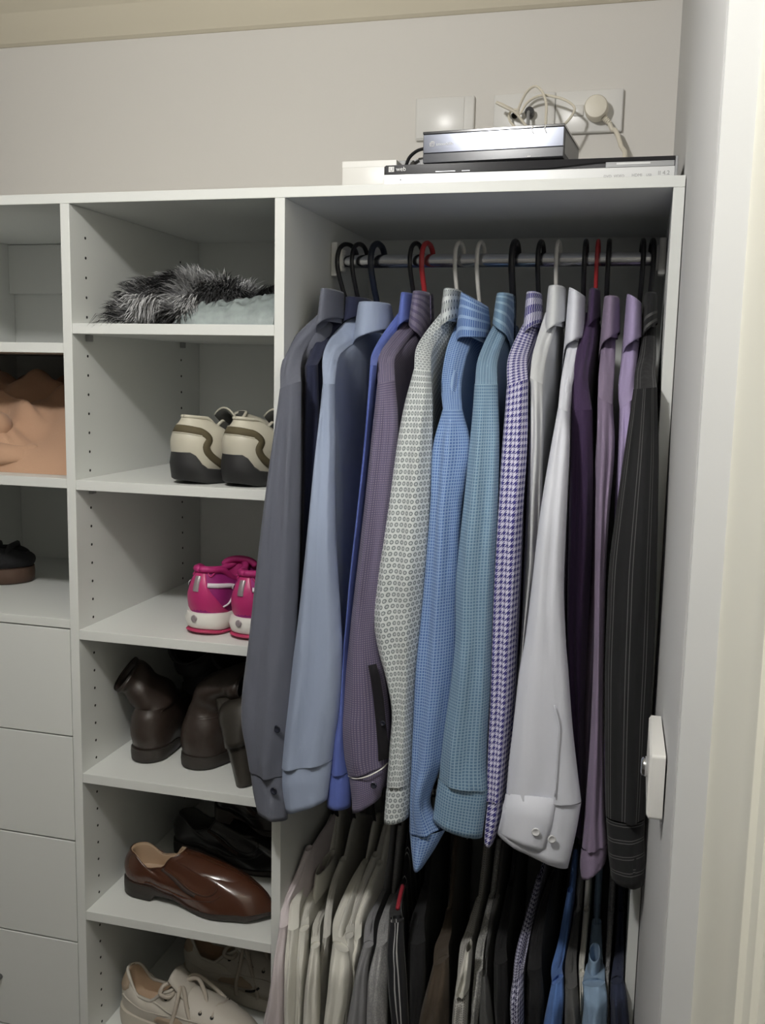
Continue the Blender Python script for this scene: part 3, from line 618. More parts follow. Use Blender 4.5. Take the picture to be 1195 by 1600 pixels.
def text(parent, s, loc, size, m, name='lettering', rotz=0, off=None):
    c = bpy.data.curves.new(name, 'FONT'); c.body = s; c.size = size; c.extrude = .00012
    o = bpy.data.objects.new(name, c); COL.objects.link(o); dg = bpy.context.evaluated_depsgraph_get()
    me = bpy.data.meshes.new_from_object(o.evaluated_get(dg)); bpy.data.objects.remove(o)
    me.materials.append(m) if not me.materials else None
    me.materials[0] = m
    q = bpy.data.objects.new(name, me); COL.objects.link(q)
    q.parent = parent; q.location = Vector(loc)-Vector(parent.location) if off is None else off; q.rotation_euler = (PI/2, 0, rotz); return q
M_ink = mat('print_grey', (.35, .35, .36), .6); M_inkw = mat('print_white', (.8, .8, .8), .5)
text(t, 'web', (x0+.0185, RY-.0003, RT-.0088), .0092, M_inkw)
MB().box(x0+.007, x0+.0155, RY-.0005, RY, RT-.0098, RT-.0022).obj('emblem', M_inkw, t, label='small white square emblem')
mb = MB().tube([(x0+.009, RY-.0006, RT-.0038), (x0+.009, RY-.0006, RT-.0072), (x0+.0115, RY-.0006, RT-.0088), (x0+.0135, RY-.0006, RT-.0072), (x0+.0135, RY-.0006, RT-.0034)], .0005, 5)
mb.obj('emblem_line', M_ink, t)
text(t, 'Tycoon', (x0+.009, RY-.0008, zs_-.0075), .0062, mat('print_pale', (.55, .55, .56), .6))
MB().cyl((x0+.026, RY-.0012, zs_-.0092), (x0+.0265, RY-.0004, zs_-.0092), .0009, 8).obj('indicator', M_blk, t)
text(t, 'DVD  VIDEO', (x1-.102, RY-.0009, ZT+.0125), .0052, M_ink); text(t, 'HDMI', (x1-.063, RY-.0009, ZT+.0128), .0058, M_ink)
text(t, 'USB', (x1-.043, RY-.0009, ZT+.0132), .0044, M_ink); text(t, 'II 4.2', (x1-.027, RY-.0009, ZT+.0142), .0082, M_ink)
for xx, l in ((x0+.08, .03), (x0+.12, .012)): MB().box(xx, xx+l, RY-.0005, RY, zs_+.001, zs_+.0018).obj('display_line', M_silv2, t)

# set-top box on the recorder
a_ = math.radians(-4.2)
t = thing('set_top_box', 'dark set-top box with mirrored front resting on the recorder', 'set-top box', (.5585, RY+.012, RT), a_)
STB = t; w_, h_, d_ = .2125, .0495, .155
M_mir = mat('mirrored_front', (.17, .18, .215), .16, .85); M_stbf = mat('dark_slate_front', (.035, .038, .05), .2)
def L(mb, name, m, label=None, sm_=False): return mb.obj(name, m, t, sm_, local=True, label=label)
autosmooth(L(MB().box(.0005, w_-.0005, .003, d_, .003, h_, .0012), 'casing', M_dgrey))
L(MB().box(0, w_, 0, .0035, .018, h_-.004, .0008), 'mirror_panel', M_mir, 'mirrored grey front panel')
L(MB().box(0, w_, .0004, .0036, .004, .0178, .0006), 'lower_panel', M_stbf, 'dark slate lower front')
L(MB().box(-.0006, w_+.0006, -.0004, d_+.001, h_-.0038, h_, .0006), 'lid', M_gls)
L(MB().box(w_-.0004, w_+.0004, .012, d_-.012, .010, h_-.010, .0002), 'side_grille', M_grey)
for xx in (.015, w_-.015):
    for yy in (.02, d_-.02): L(MB().cyl((xx, yy, .0001), (xx, yy, .0035), .007, 12), 'foot', M_blk)
q = text(t, 'smoothlife', None, .0062, M_inkw, off=Vector((.0205, -.0003, .0285)))
L(MB().tube([(.0112, -.0004, .028), (.0112, -.0004, .0325), (.0135, -.0004, .0346), (.0165, -.0004, .0346), (.0172, -.0004, .0335), (.0172, -.0004, .028), (.0112, -.0004, .028)], .0006, 5), 'emblem', M_inkw, 'small rounded arch emblem')
L(MB().tube([(.0142, -.0004, .0335), (.0133, -.0004, .0312), (.0142, -.0004, .0296), (.0153, -.0004, .0312), (.0142, -.0004, .0335)], .0004, 5), 'emblem', M_inkw)
L(MB().box(.160, .165, -.0001, .0004, .0055, .0066), 'indicator', M_inkw)
for xx in (.167, .186): L(MB().tube([(xx, -.001, h_-.001), (xx-.002, -.0016, h_-.006), (xx+.001, -.0014, h_-.012)], .0007, 6), 'cable_loop', M_plast, 'clear film tab on the lid edge')

# white box and grey adaptor left of the recorder
t = thing('white_box', 'plain white flat box left of the recorder on the wardrobe top', 'box', (.445, .16, ZT))
autosmooth(MB().box(.4055, .497, .16, .27, ZT+.0002, .1955, .0012).obj('carton', M_plast, t))
MB().box(.4052, .4972, .1597, .2703, .185, .1956, .0008).obj('lid', M_plast, t)
t = thing('grey_adaptor', 'small grey bracket-like adaptor behind the recorder, left of the set-top box', 'adaptor', (.52, .22, ZT))
MB().box(.4575, .515, .205, .225, .1962, .2035, .0008).obj('arm', M_grey, t); MB().box(.472, .482, .2042, .2048, .199, .202).obj('clip', M_blk, t)
mb = MB().add([(.492, .21, .199), (.522, .21, .2065), (.560, .21, ZT+.0003), (.515, .21, ZT+.0003), (.492, .225, .199), (.522, .225, .2065), (.560, .225, ZT+.0003), (.515, .225, ZT+.0003)], [(0, 1, 2, 3), (7, 6, 5, 4), (0, 4, 5, 1), (1, 5, 6, 2), (2, 6, 7, 3), (3, 7, 4, 0)])
mb.obj('wedge', M_dgrey, t)
mb = MB().add([(.522, .205, .2065), (.530, .205, .2075), (.572, .205, ZT+.0003), (.562, .205, ZT+.0003), (.522, .226, .2065), (.530, .226, .2075), (.572, .226, ZT+.0003), (.562, .226, ZT+.0003)], [(0, 1, 2, 3), (7, 6, 5, 4), (0, 4, 5, 1), (1, 5, 6, 2), (2, 6, 7, 3), (3, 7, 4, 0)])
mb.obj('edge_strip', M_grey, t)
P = [at(x, y, Y=Y) for x, y, Y in ((662, 231, .17), (645, 235, .18), (632, 245, .185), (626, 258, .19), (622, 272, .20))]
MB().tube(catmull(P, 6), .0028, 8).obj('power_cord', M_blk, STB, True)

# wall plates
M_plate = mat('plate_plastic', (.80, .79, .77), .3)
t = thing('blank_plate', 'white blank wall plate left of the outlets', 'wall plate', (.507, YB, .338))
autosmooth(MB().box(.4505, .5640, YB-.011, YB-.0002, .299, .377, .003).obj('plate', M_plate, t), 60)
autosmooth(MB().box(.4535, .545, YB-.0128, YB-.0108, .302, .374, .001).obj('cover', M_plate, t))
t = thing('antenna_outlet', 'white antenna outlet plate behind the tangled cable', 'wall outlet', (.658, YB, .338))
autosmooth(MB().box(.601, .7152, YB-.0125, YB-.0002, .3005, .3755, .003).obj('plate', M_plate, t), 60)
for px, py in ((804, 181), (828, 178)):
    p = at(px, py, Y=YB-.0125); MB().lathe((p.x, YB-.0124, p.z), (0, -1, 0), [(.0055, 0), (.0055, .004), (.0038, .0042), (.0036, .001)], 16).obj('socket', M_hole, t)
t = thing('power_point', 'white power point at the right, holding the round plug', 'power point', (.777, YB, .338))
autosmooth(MB().box(.7158, .8375, YB-.0125, YB-.0002, .3005, .3755, .003).obj('plate', M_plate, t), 60)
p = at(904, 173, Y=YB-.0125)
autosmooth(MB().box(p.x-.0095, p.x+.0095, YB-.0158, YB-.012, p.z-.010, p.z+.010, .002).obj('rocker_switch', M_plate, t), 60)
t = thing('plug', 'round cream power plug with cord in the power point', 'plug', (.783, YB-.0125, .349))
pc = at(931, 166, Y=.445); pc = Vector((pc.x, .445, pc.z))
autosmooth(MB().lathe((pc.x, YB-.0126, pc.z), (0, -1, 0), [(.020, 0), (.021, .004), (.021, .030), (.019, .034), (.012, .0348)], 28).obj('plug_body', M_cream, t), 50)
g0 = Vector((pc.x+.014, .46, pc.z-.016))
mb = MB(); e = Vector((.72, 0, -.7)).normalized()
for i in range(5): mb.lathe(g0+e*(i*.0035), e, [(.0058-.0004*i, 0), (.0062-.0004*i, .0012), (.0052-.0004*i, .003)], 14)
mb.obj('strain_relief', M_cream, t, True)
P = [g0+e*.014, g0+e*.022+Vector((0, 0, -.006)), at(962, 205, Y=.455), at(970, 228, Y=.44), at(974, 250, Y=.40), Vector((.80, .37, ZT+.02)), Vector((.79, .355, ZT+.005))]
MB().tube(catmull(P, 6), .0042, 10).obj('cord', M_cream, t, True)
# tangled antenna cable hanging in front of the left power point
t = thing('antenna_cable', 'tangled off-white cable looped in front of the antenna outlet', 'cable', (.66, .44, .34))
P = [at(x, y, Y=Y) for x, y, Y in ((775, 160, .42), (790, 168, .42), (806, 177, .425), (818, 192, .43), (828, 204, .43), (836, 218, .40), (850, 205, .38), (853, 180, .39), (853, 160, .40), (846, 142, .41), (835, 135, .42), (822, 145, .435), (810, 170, .45), (812, 178, .455), (824, 160, .45), (842, 150, .44), (860, 150, .43), (882, 156, .42), (896, 166, .41), (896, 176, .41), (884, 192, .40), (868, 202, .38), (850, 214, .35))]
MB().tube(catmull(P, 7), .0024, 8).obj('cord', M_cream, t, True)
P = [at(x, y, Y=Y) for x, y, Y in ((830, 222, .38), (808, 202, .43), (797, 190, .45), (795, 180, .455), (801, 172, .46), (812, 172, .462))]
MB().tube(catmull(P, 7), .0022, 8).obj('cord', M_cream, t, True)
P = [at(x, y, Y=.43) for x, y in ((775, 160), (784, 164), (800, 172))]
MB().tube(P, [.0028, .0036, .0034], 10).obj('connector', M_cream, t, True)
P = [at(828, 172, Y=.45), at(828, 178, Y=.45), at(828, 186, Y=.45)]
a = at(828, 180, Y=.478)
autosmooth(MB().lathe((a.x, YB-.0127, a.z), (.05, -1, .1), [(.0075, 0), (.0085, .008), (.0085, .02), (.007, .024)], 20).obj('black_plug', M_blk, t, label='black coaxial plug'), 50)
MB().tube(catmull([Vector((a.x, YB-.034, a.z+.001)), Vector((a.x, YB-.042, a.z-.006)), Vector((a.x+.001, YB-.045, a.z-.02)), Vector((a.x+.002, YB-.05, a.z-.04))], 4), .003, 8).obj('cord', M_grey, t, True)

# thermostat-like dimmer on the side wall
t = thing('wall_control', 'white rounded wall control with a silver knob on the right side wall', 'wall switch', (WX(-.28), -.28, -.59))
bm_ = MB(); xw = lambda y: WX(y)-.0015
def rr(y0, y1, z0, z1, r, n=6):
    P = []
    for cy, cz, a in ((y1-r, z1-r, 0), (y0+r, z1-r, PI/2), (y0+r, z0+r, PI), (y1-r, z0+r, 1.5*PI)):
        for i in range(n+1): P.append((cy+r*math.cos(a+PI/2*i/n), cz+r*math.sin(a+PI/2*i/n)))
    return P
pts = rr(-.352, -.215, -.632, -.557, .004); pin = rr(-.349, -.218, -.629, -.560, .004)
X1 = min(xw(-.352), xw(-.215))
bm_.rings([[(xw(y)-.0005, y, z) for y, z in pts], [(X1-.012, y, z) for y, z in pts], [(X1-.0145, y, z) for y, z in pin]], True, True)
autosmooth(bm_.obj('plate', M_plast, t), 35)
MB().lathe((X1-.0146, -.29, -.595), (-1, 0, 0), [(.012, 0), (.011, .006), (.008, .0075)], 20).obj('knob', M_chrome, t, True, label='silver knob')

# ------------------------------------------------------------------ shoes
class Shoe:
    """upper = annulus between the sole outline and the foot opening; local x heel->toe, y left, z up"""
    def __init__(s, L, W, so, Wo, zs, rim, toe=.5, bulge=.004, hround=.12, tround=.16, s0=.035, heel_lean=0, gpow=1.6, tpow=7):
        s.L, s.W, s.so, s.Wo, s.zs, s.rim, s.toe, s.bulge = L, W, so, Wo, zs, rim, toe, bulge
        s.hr, s.tr, s.s0, s.gp, s.tp = hround, tround, s0, gpow, tpow
    def hw(s, u):
        r = 1
        if u < s.hr: r = math.sqrt(max(0, 1-((s.hr-u)/s.hr)**2))
        if u > 1-s.tr: r = min(r, math.sqrt(max(0, 1-((u-1+s.tr)/s.tr)**2)))
        return interp(s.W, u)*r
    def O(s, q, grow=0):
        u = (1-math.cos(q))/2; sg = 1 if math.sin(q) >= 0 else -1
        p = Vector((u*s.L, sg*s.hw(u), 0))
        if grow: p += Vector((-math.cos(q), math.sin(q), 0)).normalized()*grow
        return p, u
    def S(s, q, lam, off=0):
        p, u = s.O(q); um = s.s0+(s.so-s.s0)*(1-math.cos(q))/2
        mq = Vector((um*s.L, math.copysign(s.Wo*abs(math.sin(q))**.8, math.sin(q)), 0))
        z0 = interp(s.zs, u); z1 = interp(s.rim, um)
        tb = sm(.35, .85, u)
        f = mix(1-(1-lam)**1.25, s.toe*(1-(1-lam)**s.tp)+(1-s.toe)*lam**1.05, tb)
        g = mix(lam**s.gp, lam**1.15, tb)
        r = p.lerp(mq, g); r.z = mix(z0, z1, f)
        o = Vector((-math.cos(q), math.sin(q), 0)).normalized()
        r += o*(s.bulge*math.sin(PI*min(1, lam*1.15))*(1-.5*tb)+off)
        return r
    def nrm(s, q, lam):
        e = 1e-3; a = s.S(q+e, lam)-s.S(q-e, lam); b = s.S(q, min(1, lam+e))-s.S(q, max(0, lam-e))
        n = a.cross(b)
        if n.length < 1e-12: return Vector((0, 0, 1))
        n.normalize(); o = Vector((-math.cos(q), math.sin(q), .4))
        return n if n.dot(o) > 0 else -n
    def upper(s, par, m, nq=56, nl=16, wr=0, seed=0, name='upper'):
        mb = MB(); RG = []
        for i in range(nl+1):
            lam = i/nl; r_ = []
            for j in range(nq):
                q = 2*PI*j/nq; p = s.S(q, lam)
                if wr: p += s.nrm(q, lam)*(wr*noise.noise(Vector((p.x*28+seed, p.y*20, p.z*34))))
                r_.append(p)
            RG.append(r_)
        mb.rings(RG); return mb.obj(name, m, par, True, local=True)
    def lining(s, par, m, depth=None, nq=40, name='lining'):
        RG = []
        rim = [s.S(2*PI*j/nq, 1) for j in range(nq)]; c = sum(rim, Vector())/nq
        for k, (sc, dz) in enumerate(((1, 0), (.955, .002), (.92, -.004), (.93, -.02), (.95, -.04))):
            RG.append([Vector((c.x+(p.x-c.x)*sc, c.y+(p.y-c.y)*sc, max(p.z+dz, interp(s.zs, p.x/s.L)+.012))) for p in rim])
        RG.append([Vector((c.x+(p.x-c.x)*.93, c.y+(p.y-c.y)*.93, interp(s.zs, p.x/s.L)+.010)) for p in rim])
        return MB().rings(RG, False, True).obj(name, m, par, True, local=True)
    def sole(s, par, m, grow=.003, bot=lambda u: 0.0, top=None, nq=56, name='sole', lam=0, inset=.004, label=None, mid=.002):
        A, B_, C_, D_ = [], [], [], []
        for j in range(nq):
            q = 2*PI*j/nq; p, u = s.O(q, grow); t_ = interp(s.zs, u) if top is None else top(u, q)
            pi = s.O(q, grow-inset)[0]; zb = bot(u)
            A.append(Vector((pi.x, pi.y, zb))); B_.append(Vector((p.x, p.y, zb+min(.003, (t_-zb)*.3))))
            pm = s.O(q, grow+mid)[0]; C_.append(Vector((pm.x, pm.y, mix(zb, t_, .6)))); D_.append(Vector((p.x, p.y, t_)))
        E = [Vector(s.O(2*PI*j/nq, -.004)[0].xy.to_3d())+Vector((0, 0, D_[j].z+.0005)) for j in range(nq)]
        o = MB().rings([A, B_, C_, D_, E], True, True).obj(name, m, par, True, local=True, label=label)
        return autosmooth(o, 50)
    def ribbon(s, par, m, path, w, off=.0009, name='stripe', label=None, n=6):
        P = catmull([Vector((a, b, 0)) for a, b in path], n); V = []; F = []
        for i, p in enumerate(P):
            c = s.S(p.x, p.y); nn = s.nrm(p.x, p.y)
            p2 = P[min(i+1, len(P)-1)]; p1 = P[max(i-1, 0)]; t_ = (s.S(p2.x, p2.y)-s.S(p1.x, p1.y)).normalized(); sd = nn.cross(t_)
            ww = w[min(i, len(w)-1)] if isinstance(w, list) else w
            for a, o_ in ((-1, -.001), (-.92, off), (0, off*1.3), (.92, off), (1, -.001)): V.append(c+sd*(a*ww)+nn*o_)
        for i in range(len(P)-1):
            for k in range(4): F.append((i*5+k, i*5+k+1, (i+1)*5+k+1, (i+1)*5+k))
        return obj(name, V, F, m, par, True, None, True, label)
    def patch(s, par, m, cols, off=.001, name='panel', label=None, nl=6, n=4):
        C3 = catmull([Vector(c) for c in cols], n); V = []; F = []
        for c in C3:
            for k in range(nl+1):
                lam = mix(c.y, c.z, k/nl); e = off if 0 < k < nl else -.0005
                V.append(s.S(c.x, lam)+s.nrm(c.x, lam)*e)
        k1 = nl+1
        for i in range(len(C3)-1):
            for k in range(nl): F.append((i*k1+k, i*k1+k+1, (i+1)*k1+k+1, (i+1)*k1+k))
        return obj(name, V, F, m, par, True, None, True, label)
    def rimroll(s, par, m, r=.0028, name='collar_padding', nq=48, q0=0, q1=2*PI, label=None, lift=0):
        P = [s.S(mix(q0, q1, j/nq), 1)+Vector((0, 0, lift)) for j in range(nq+1)]
        return MB().tube(P, r, 8).obj(name, m, par, True, local=True, label=label)

# cream sneakers (heels to the front)
M_crl = mat('cream_leather', (.55, .52, .43), .42, bump=.1, bscale=90); M_olv = mat('olive_suede', (.085, .068, .035), .8); M_rub = mat('black_rubber', (.017, .017, .018), .6)
M_dlin = mat('dark_lining', (.05, .05, .045), .85)
def cream_sneaker(x, y, rot, label):
    t = thing('cream_sneaker', label, 'sneaker', (x, y, ZS[1]), rot, 'cream sneakers on the second shelf')
    s = Shoe(.285, [(0, .033), (.25, .036), (.7, .048), (1, .035)], .50, .021, [(0, .026), (.07, .026), (.22, .022), (1, .022)], [(0, .110), (.14, .107), (.28, .076), (.40, .100), (.5, .114)], toe=.42, bulge=.008, gpow=2.6)
    s.sole(t, M_rub, .0065, lambda u: .006*sm(.14, 0, u)+.012*sm(.75, 1, u), lambda u, q: interp(s.zs, u)+.026*sm(.66, .36, min(q, 2*PI-q)), name='sole', mid=.003)
    s.upper(t, M_crl, wr=.002, seed=x*9); s.lining(t, M_dlin)
    st = [(-.95, .08), (-.74, .22), (-.68, .36), (-.76, .52), (-.62, .64), (-.3, .68), (0, .69), (.3, .68), (.62, .64), (.76, .52), (.68, .36), (.74, .22), (.95, .08)]
    s.ribbon(t, M_olv, st, .0066, name='stripe', label='olive suede stripe')
    for k in (-.0075, .0075): s.ribbon(t, M_crl, [(a, min(.98, b+k*11)) for a, b in st[4:-4]], .0009, .0012, name='stitching')
    s.rimroll(t, M_crl, .003)
    # tongue
    V = []; F = []
    for i in range(9):
        v = i/8
        for j in range(9):
            a = (j/8-.5)*2; V.append(Vector((.125+.045*(1-v)-.028*v, a*.027*(1-.1*v), .062+.060*v-.012*a*a)))
    for i in range(8):
        for j in range(8): F.append((i*9+j, i*9+j+1, (i+1)*9+j+1, (i+1)*9+j))
    o = obj('tongue', V, F, M_dlin, t, True, None, True)
    md = o.modifiers.new('thickness', 'SOLIDIFY'); md.thickness = .004
    P = [V[j*9] for j in range(8, -1, -1)][::-1][4:]+[V[72+j] for j in range(1, 8)]+[V[j*9+8] for j in range(8, 3, -1)]
    MB().tube(P, .0018, 6).obj('tongue_edge', M_crl, t, True, local=True)
    MB().tube([(.13, .02, .098), (.145, 0, .104), (.13, -.02, .098)], .003, 6).obj('lace', M_crl, t, True, local=True)
a = at(304, 753, Z=ZS[1]); cream_sneaker(a.x-.009, .022, PI/2-.42, 'left cream sneaker with olive stripe and black sole, heel outward')
a = at(386, 757, Z=ZS[1]); cream_sneaker(a.x-.010, .020, PI/2-.42, 'right cream sneaker with olive stripe, partly behind the charcoal sleeve')

# pink runners
M_pk = mat('hot_pink_mesh', (.40, .018, .15), .6, bump=.25, bscale=700); M_pk2 = mat('bright_pink_synthetic', (.47, .03, .155), .4); M_pkd = mat('magenta_mesh', (.27, .012, .15), .65, bump=.25, bscale=700)
M_mid = mat('white_foam', (.78, .76, .72), .55, bump=.1, bscale=120); M_refl = mat('reflective_grey', (.35, .30, .32), .3, .3); M_whs = mat('white_stripe', (.75, .70, .75), .4); M_pko = mat('pink_rubber', (.42, .03, .10), .6)
def pink_runner(x, y, rot, label):
    t = thing('pink_runner', label, 'running shoe', (x, y, ZS[2]), rot, 'pink running shoes on the third shelf')
    s = Shoe(.262, [(0, .032), (.25, .033), (.7, .045), (1, .033)], .48, .025, [(0, .037), (.2, .034), (1, .024)], [(0, .108), (.12, .106), (.28, .082), (.42, .094), (.5, .104)], toe=.4, bulge=.006, tpow=6)
    bt = lambda u: .003*sm(.1, 0, u)+.014*sm(.7, 1, u)
    s.sole(t, M_pko, .006, bt, lambda u, q: bt(u)+.006, name='outsole', label='pink rubber outsole')
    s.sole(t, M_mid, .005, lambda u: bt(u)+.0062, name='midsole', mid=.0045, label='white foam midsole')
    s.upper(t, M_pkd, wr=.001); s.lining(t, M_pk)
    s.patch(t, M_pk2, [(-.80, 0, .03), (-.64, 0, .16), (-.46, 0, .40), (-.32, 0, .62), (-.25, 0, .97), (0, 0, .98), (.25, 0, .97), (.32, 0, .62), (.46, 0, .40), (.64, 0, .16), (.80, 0, .03)], .0014, 'heel_counter', 'bright pink heel counter')
    for sg in (1, -1):
        s.ribbon(t, M_whs, [(sg*.33, .60), (sg*.6, .585), (sg*.9, .56), (sg*1.2, .50)], .0040, .0024, 'stripe', 'white side stripe')
        s.ribbon(t, M_whs, [(sg*1.05, .50), (sg*.98, .34), (sg*.84, .18), (sg*.66, .12)], .0012, .002, 'piping', 'white curved piping')
        s.ribbon(t, M_pk2, [(sg*.34, .95), (sg*.45, .8), (sg*.7, .95)], .0012, .002, 'overlay_edge')
    s.ribbon(t, M_refl, [(0, .45), (0, .62), (0, .80)], .0055, .0026, 'heel_tab', 'grey reflective heel tab')
    MB().lathe((-.0092, 0, .029), (-1, 0, .1), [(.006, 0), (.006, .0008), (.0035, .001)], 14).obj('heel_badge', M_refl, t, True, local=True)
    s.rimroll(t, M_pk, .0062, label='padded pink collar', lift=.002)
    P = [Vector((.12-.01*math.cos(a), .026*math.cos(a), 0.098+.012*math.sin(a))) for a in [PI*i/12 for i in range(13)]]
    MB().tube(P, .0062, 8).obj('tongue', M_pk, t, True, local=True)
    for k in range(3): MB().tube([(.135+.014*k, .022, .094-.006*k), (.14+.014*k, 0, .103-.008*k), (.135+.014*k, -.022, .094-.006*k)], .003, 6).obj('lace', M_pk2, t, True, local=True)
a = at(323, 986, Z=ZS[2]); pink_runner(a.x-.005, .040, PI/2-.22, 'left hot pink running shoe with white sole, heel outward')
a = at(394, 993, Z=ZS[2]); pink_runner(a.x-.006, .034, PI/2-.22, 'right hot pink running shoe, half hidden by the charcoal sleeve')

# brown boots, slouched shafts
M_bbr = mat('dark_brown_leather', (.031, .021, .017), .42, bump=.35, bscale=60, coat=.12, var=.3, vscale=12); M_bsl = mat('dark_sole', (.025, .02, .017), .6)
M_bblk = mat('black_suede', (.018, .017, .018), .8, bump=.3, bscale=120); M_bol = mat('dark_olive_leather', (.032, .028, .023), .33, bump=.25, bscale=60, coat=.3)
def boot(x, y, z, rot, label, m, path, wd, group, msole=M_bsl, wr=.006, nm='boot', seed=0, Lb=.275, sc=1.0):
    t = thing(nm, label, 'boot', (x, y, z), rot, group)
    s = Shoe(Lb, [(0, .030*sc), (.25, .033*sc), (.7, .045*sc), (1, .03)], .44, .033*sc, [(0, .024), (.24, .022), (.45, .010), (1, .010)], [(0, .095), (.2, .095), (.35, .095), (.5, .098)], toe=.42, bulge=.004, gpow=2)
    s.sole(t, msole, .003, lambda u: .008*sm(.22, .45, u)*sm(.75, .5, u)+.008*sm(.8, 1, u), mid=.001)
    s.upper(t, m, wr=.003, seed=seed)
    n = 32; rim = [s.S(2*PI*j/n, 1) for j in range(n)]; c = sum(rim, Vector())/n
    RG = [[c+(p-c)*1.0-Vector((0, 0, .004)) for p in rim]]; P = catmull([Vector(p) for p in path], 5)
    for i, p in enumerate(P[1:], 1):
        v = i/(len(P)-1); tdir = (P[min(i+1, len(P)-1)]-P[i-1]).normalized()
        ax = Vector((1, 0, 0)); ax = (ax-tdir*ax.dot(tdir)).normalized(); ay = tdir.cross(ax); r_ = []
        for j in range(n):
            q = 2*PI*j/n; rx, ry = mix(.056, wd[0], sm(0, .5, v)), mix(.034, wd[1], sm(0, .5, v))
            k_ = 1+wr*12*noise.noise(Vector((math.cos(q)*1.2+seed, math.sin(q)*1.2, v*5+seed)))+.06*math.sin(v*12+seed+1.5*math.sin(q+seed))
            r_.append(p-ax*(math.cos(q)*rx*k_)+ay*(math.sin(q)*ry*k_)*(1 if ay.y > 0 else -1))
        RG.append(r_)
    l = RG[-1]; c = sum(l, Vector())/n
    RG.append([c+(p-c)*.93 for p in l]); c2 = P[-1]-P[-4]; RG.append([c+(p-c)*.9-c2*1.0 for p in l])
    MB().rings(RG).obj('shaft', m, t, True, local=True)
    MB().rings([[p+Vector((0, 0, .0)) for p in l], [p+c2.normalized()*.003 for p in l]]).obj('shaft_edge', msole, t, True, local=True)
    return t, s
BG = 'dark brown boots on the fourth shelf'
a = at(222, 1192, Z=ZS[3]); t, s = boot(a.x+.002, .070, ZS[3], PI/2+.05, 'left dark brown boot with slouched shaft, heel outward', M_bbr, [(.065, 0, .088), (.060, .006, .106), (.052, .022, .124), (.045, .036, .140), (.040, .046, .150)], (.044, .030), BG, seed=1)
a = at(300, 1197, Z=ZS[3]); t, s = boot(a.x, .072, ZS[3], PI/2-.35, 'right dark brown boot, shaft folded over sideways', M_bbr, [(.065, 0, .093), (.066, -.004, .115), (.07, -.018, .135), (.078, -.045, .150), (.085, -.075, .152)], (.055, .03), BG, seed=4, sc=1.1)
KG = 'black boots at the back of the fourth shelf'
boot(.095, .215, ZS[3], PI/2-.1, 'left black suede boot standing behind the brown boots', M_bblk, [(.065, 0, .093), (.06, 0, .12), (.05, .0, .15), (.03, -.01, .185), (.0, -.02, .200)], (.06, .042), KG, seed=7, Lb=.235)
boot(.185, .205, ZS[3], PI/2-.15, 'middle black suede boot standing behind the brown boots', M_bblk, [(.065, 0, .093), (.06, 0, .12), (.05, -.005, .15), (.035, -.01, .18), (.01, -.02, .198)], (.062, .044), KG, seed=9, Lb=.245)
# olive-brown high-heeled boot leaning out to the right
t = thing('high_heeled_boot', 'dark olive high-heeled boot leaning beside the charcoal cuff', 'boot', tuple(at(380, 1228, Z=ZS[3])))
def ring_px(rows, Ys, thick, n=20, wr=0, seed=0):
    RG = []
    for (xl, yl, xr, yr), Y in zip(rows, Ys):
        A, B2 = at(xl, yl, Y=Y), at(xr, yr, Y=Y); c = (A+B2)/2; h = (B2-A)/2
        RG.append([c+h*math.cos(2*PI*j/n)+Vector((0, thick*math.sin(2*PI*j/n), 0))+h*(wr*noise.noise(Vector((j*.5, xl*.05, seed)))) for j in range(n)])
    return RG
autosmooth(MB().rings(ring_px([(353, 1163, 391, 1160), (357, 1175, 393, 1172), (363, 1195, 394, 1195), (371, 1228, 395, 1222)], [.05, .05, .048, .044], .018), True, True).obj('heel', M_bol, t, label='tall block heel'), 50)
rs = [(352, 1164, 392, 1160), (347, 1140, 395, 1130), (341, 1122, 400, 1110), (344, 1105, 405, 1095), (356, 1095, 412, 1085), (375, 1088, 420, 1075)]
R2 = []
rows2 = catmull([Vector((b, c, 0)) for b, c, _, _ in rs], 3); rows3 = catmull([Vector((b, c, 0)) for _, _, b, c in rs], 3)
MB().rings(ring_px([(p.x, p.y, q.x, q.y) for p, q in zip(rows2, rows3)], [mix(.05, .09, i/(len(rows2)-1)) for i in range(len(rows2))], .026, wr=.12, seed=2), True, True).obj('heel_counter', M_bol, t, True)
rs = [(345, 1120, 378, 1132), (340, 1105, 392, 1100), (332, 1090, 396, 1085), (318, 1083, 390, 1078), (309, 1082, 375, 1079)]
rows2 = catmull([Vector((b, c, 0)) for b, c, _, _ in rs], 3); rows3 = catmull([Vector((b, c, 0)) for _, _, b, c in rs], 3)
MB().rings(ring_px([(p.x, p.y, q.x, q.y) for p, q in zip(rows2, rows3)], [mix(.085, .13, i/(len(rows2)-1)) for i in range(len(rows2))], .024, wr=.15, seed=5), True, True).obj('shaft', M_bol, t, True)

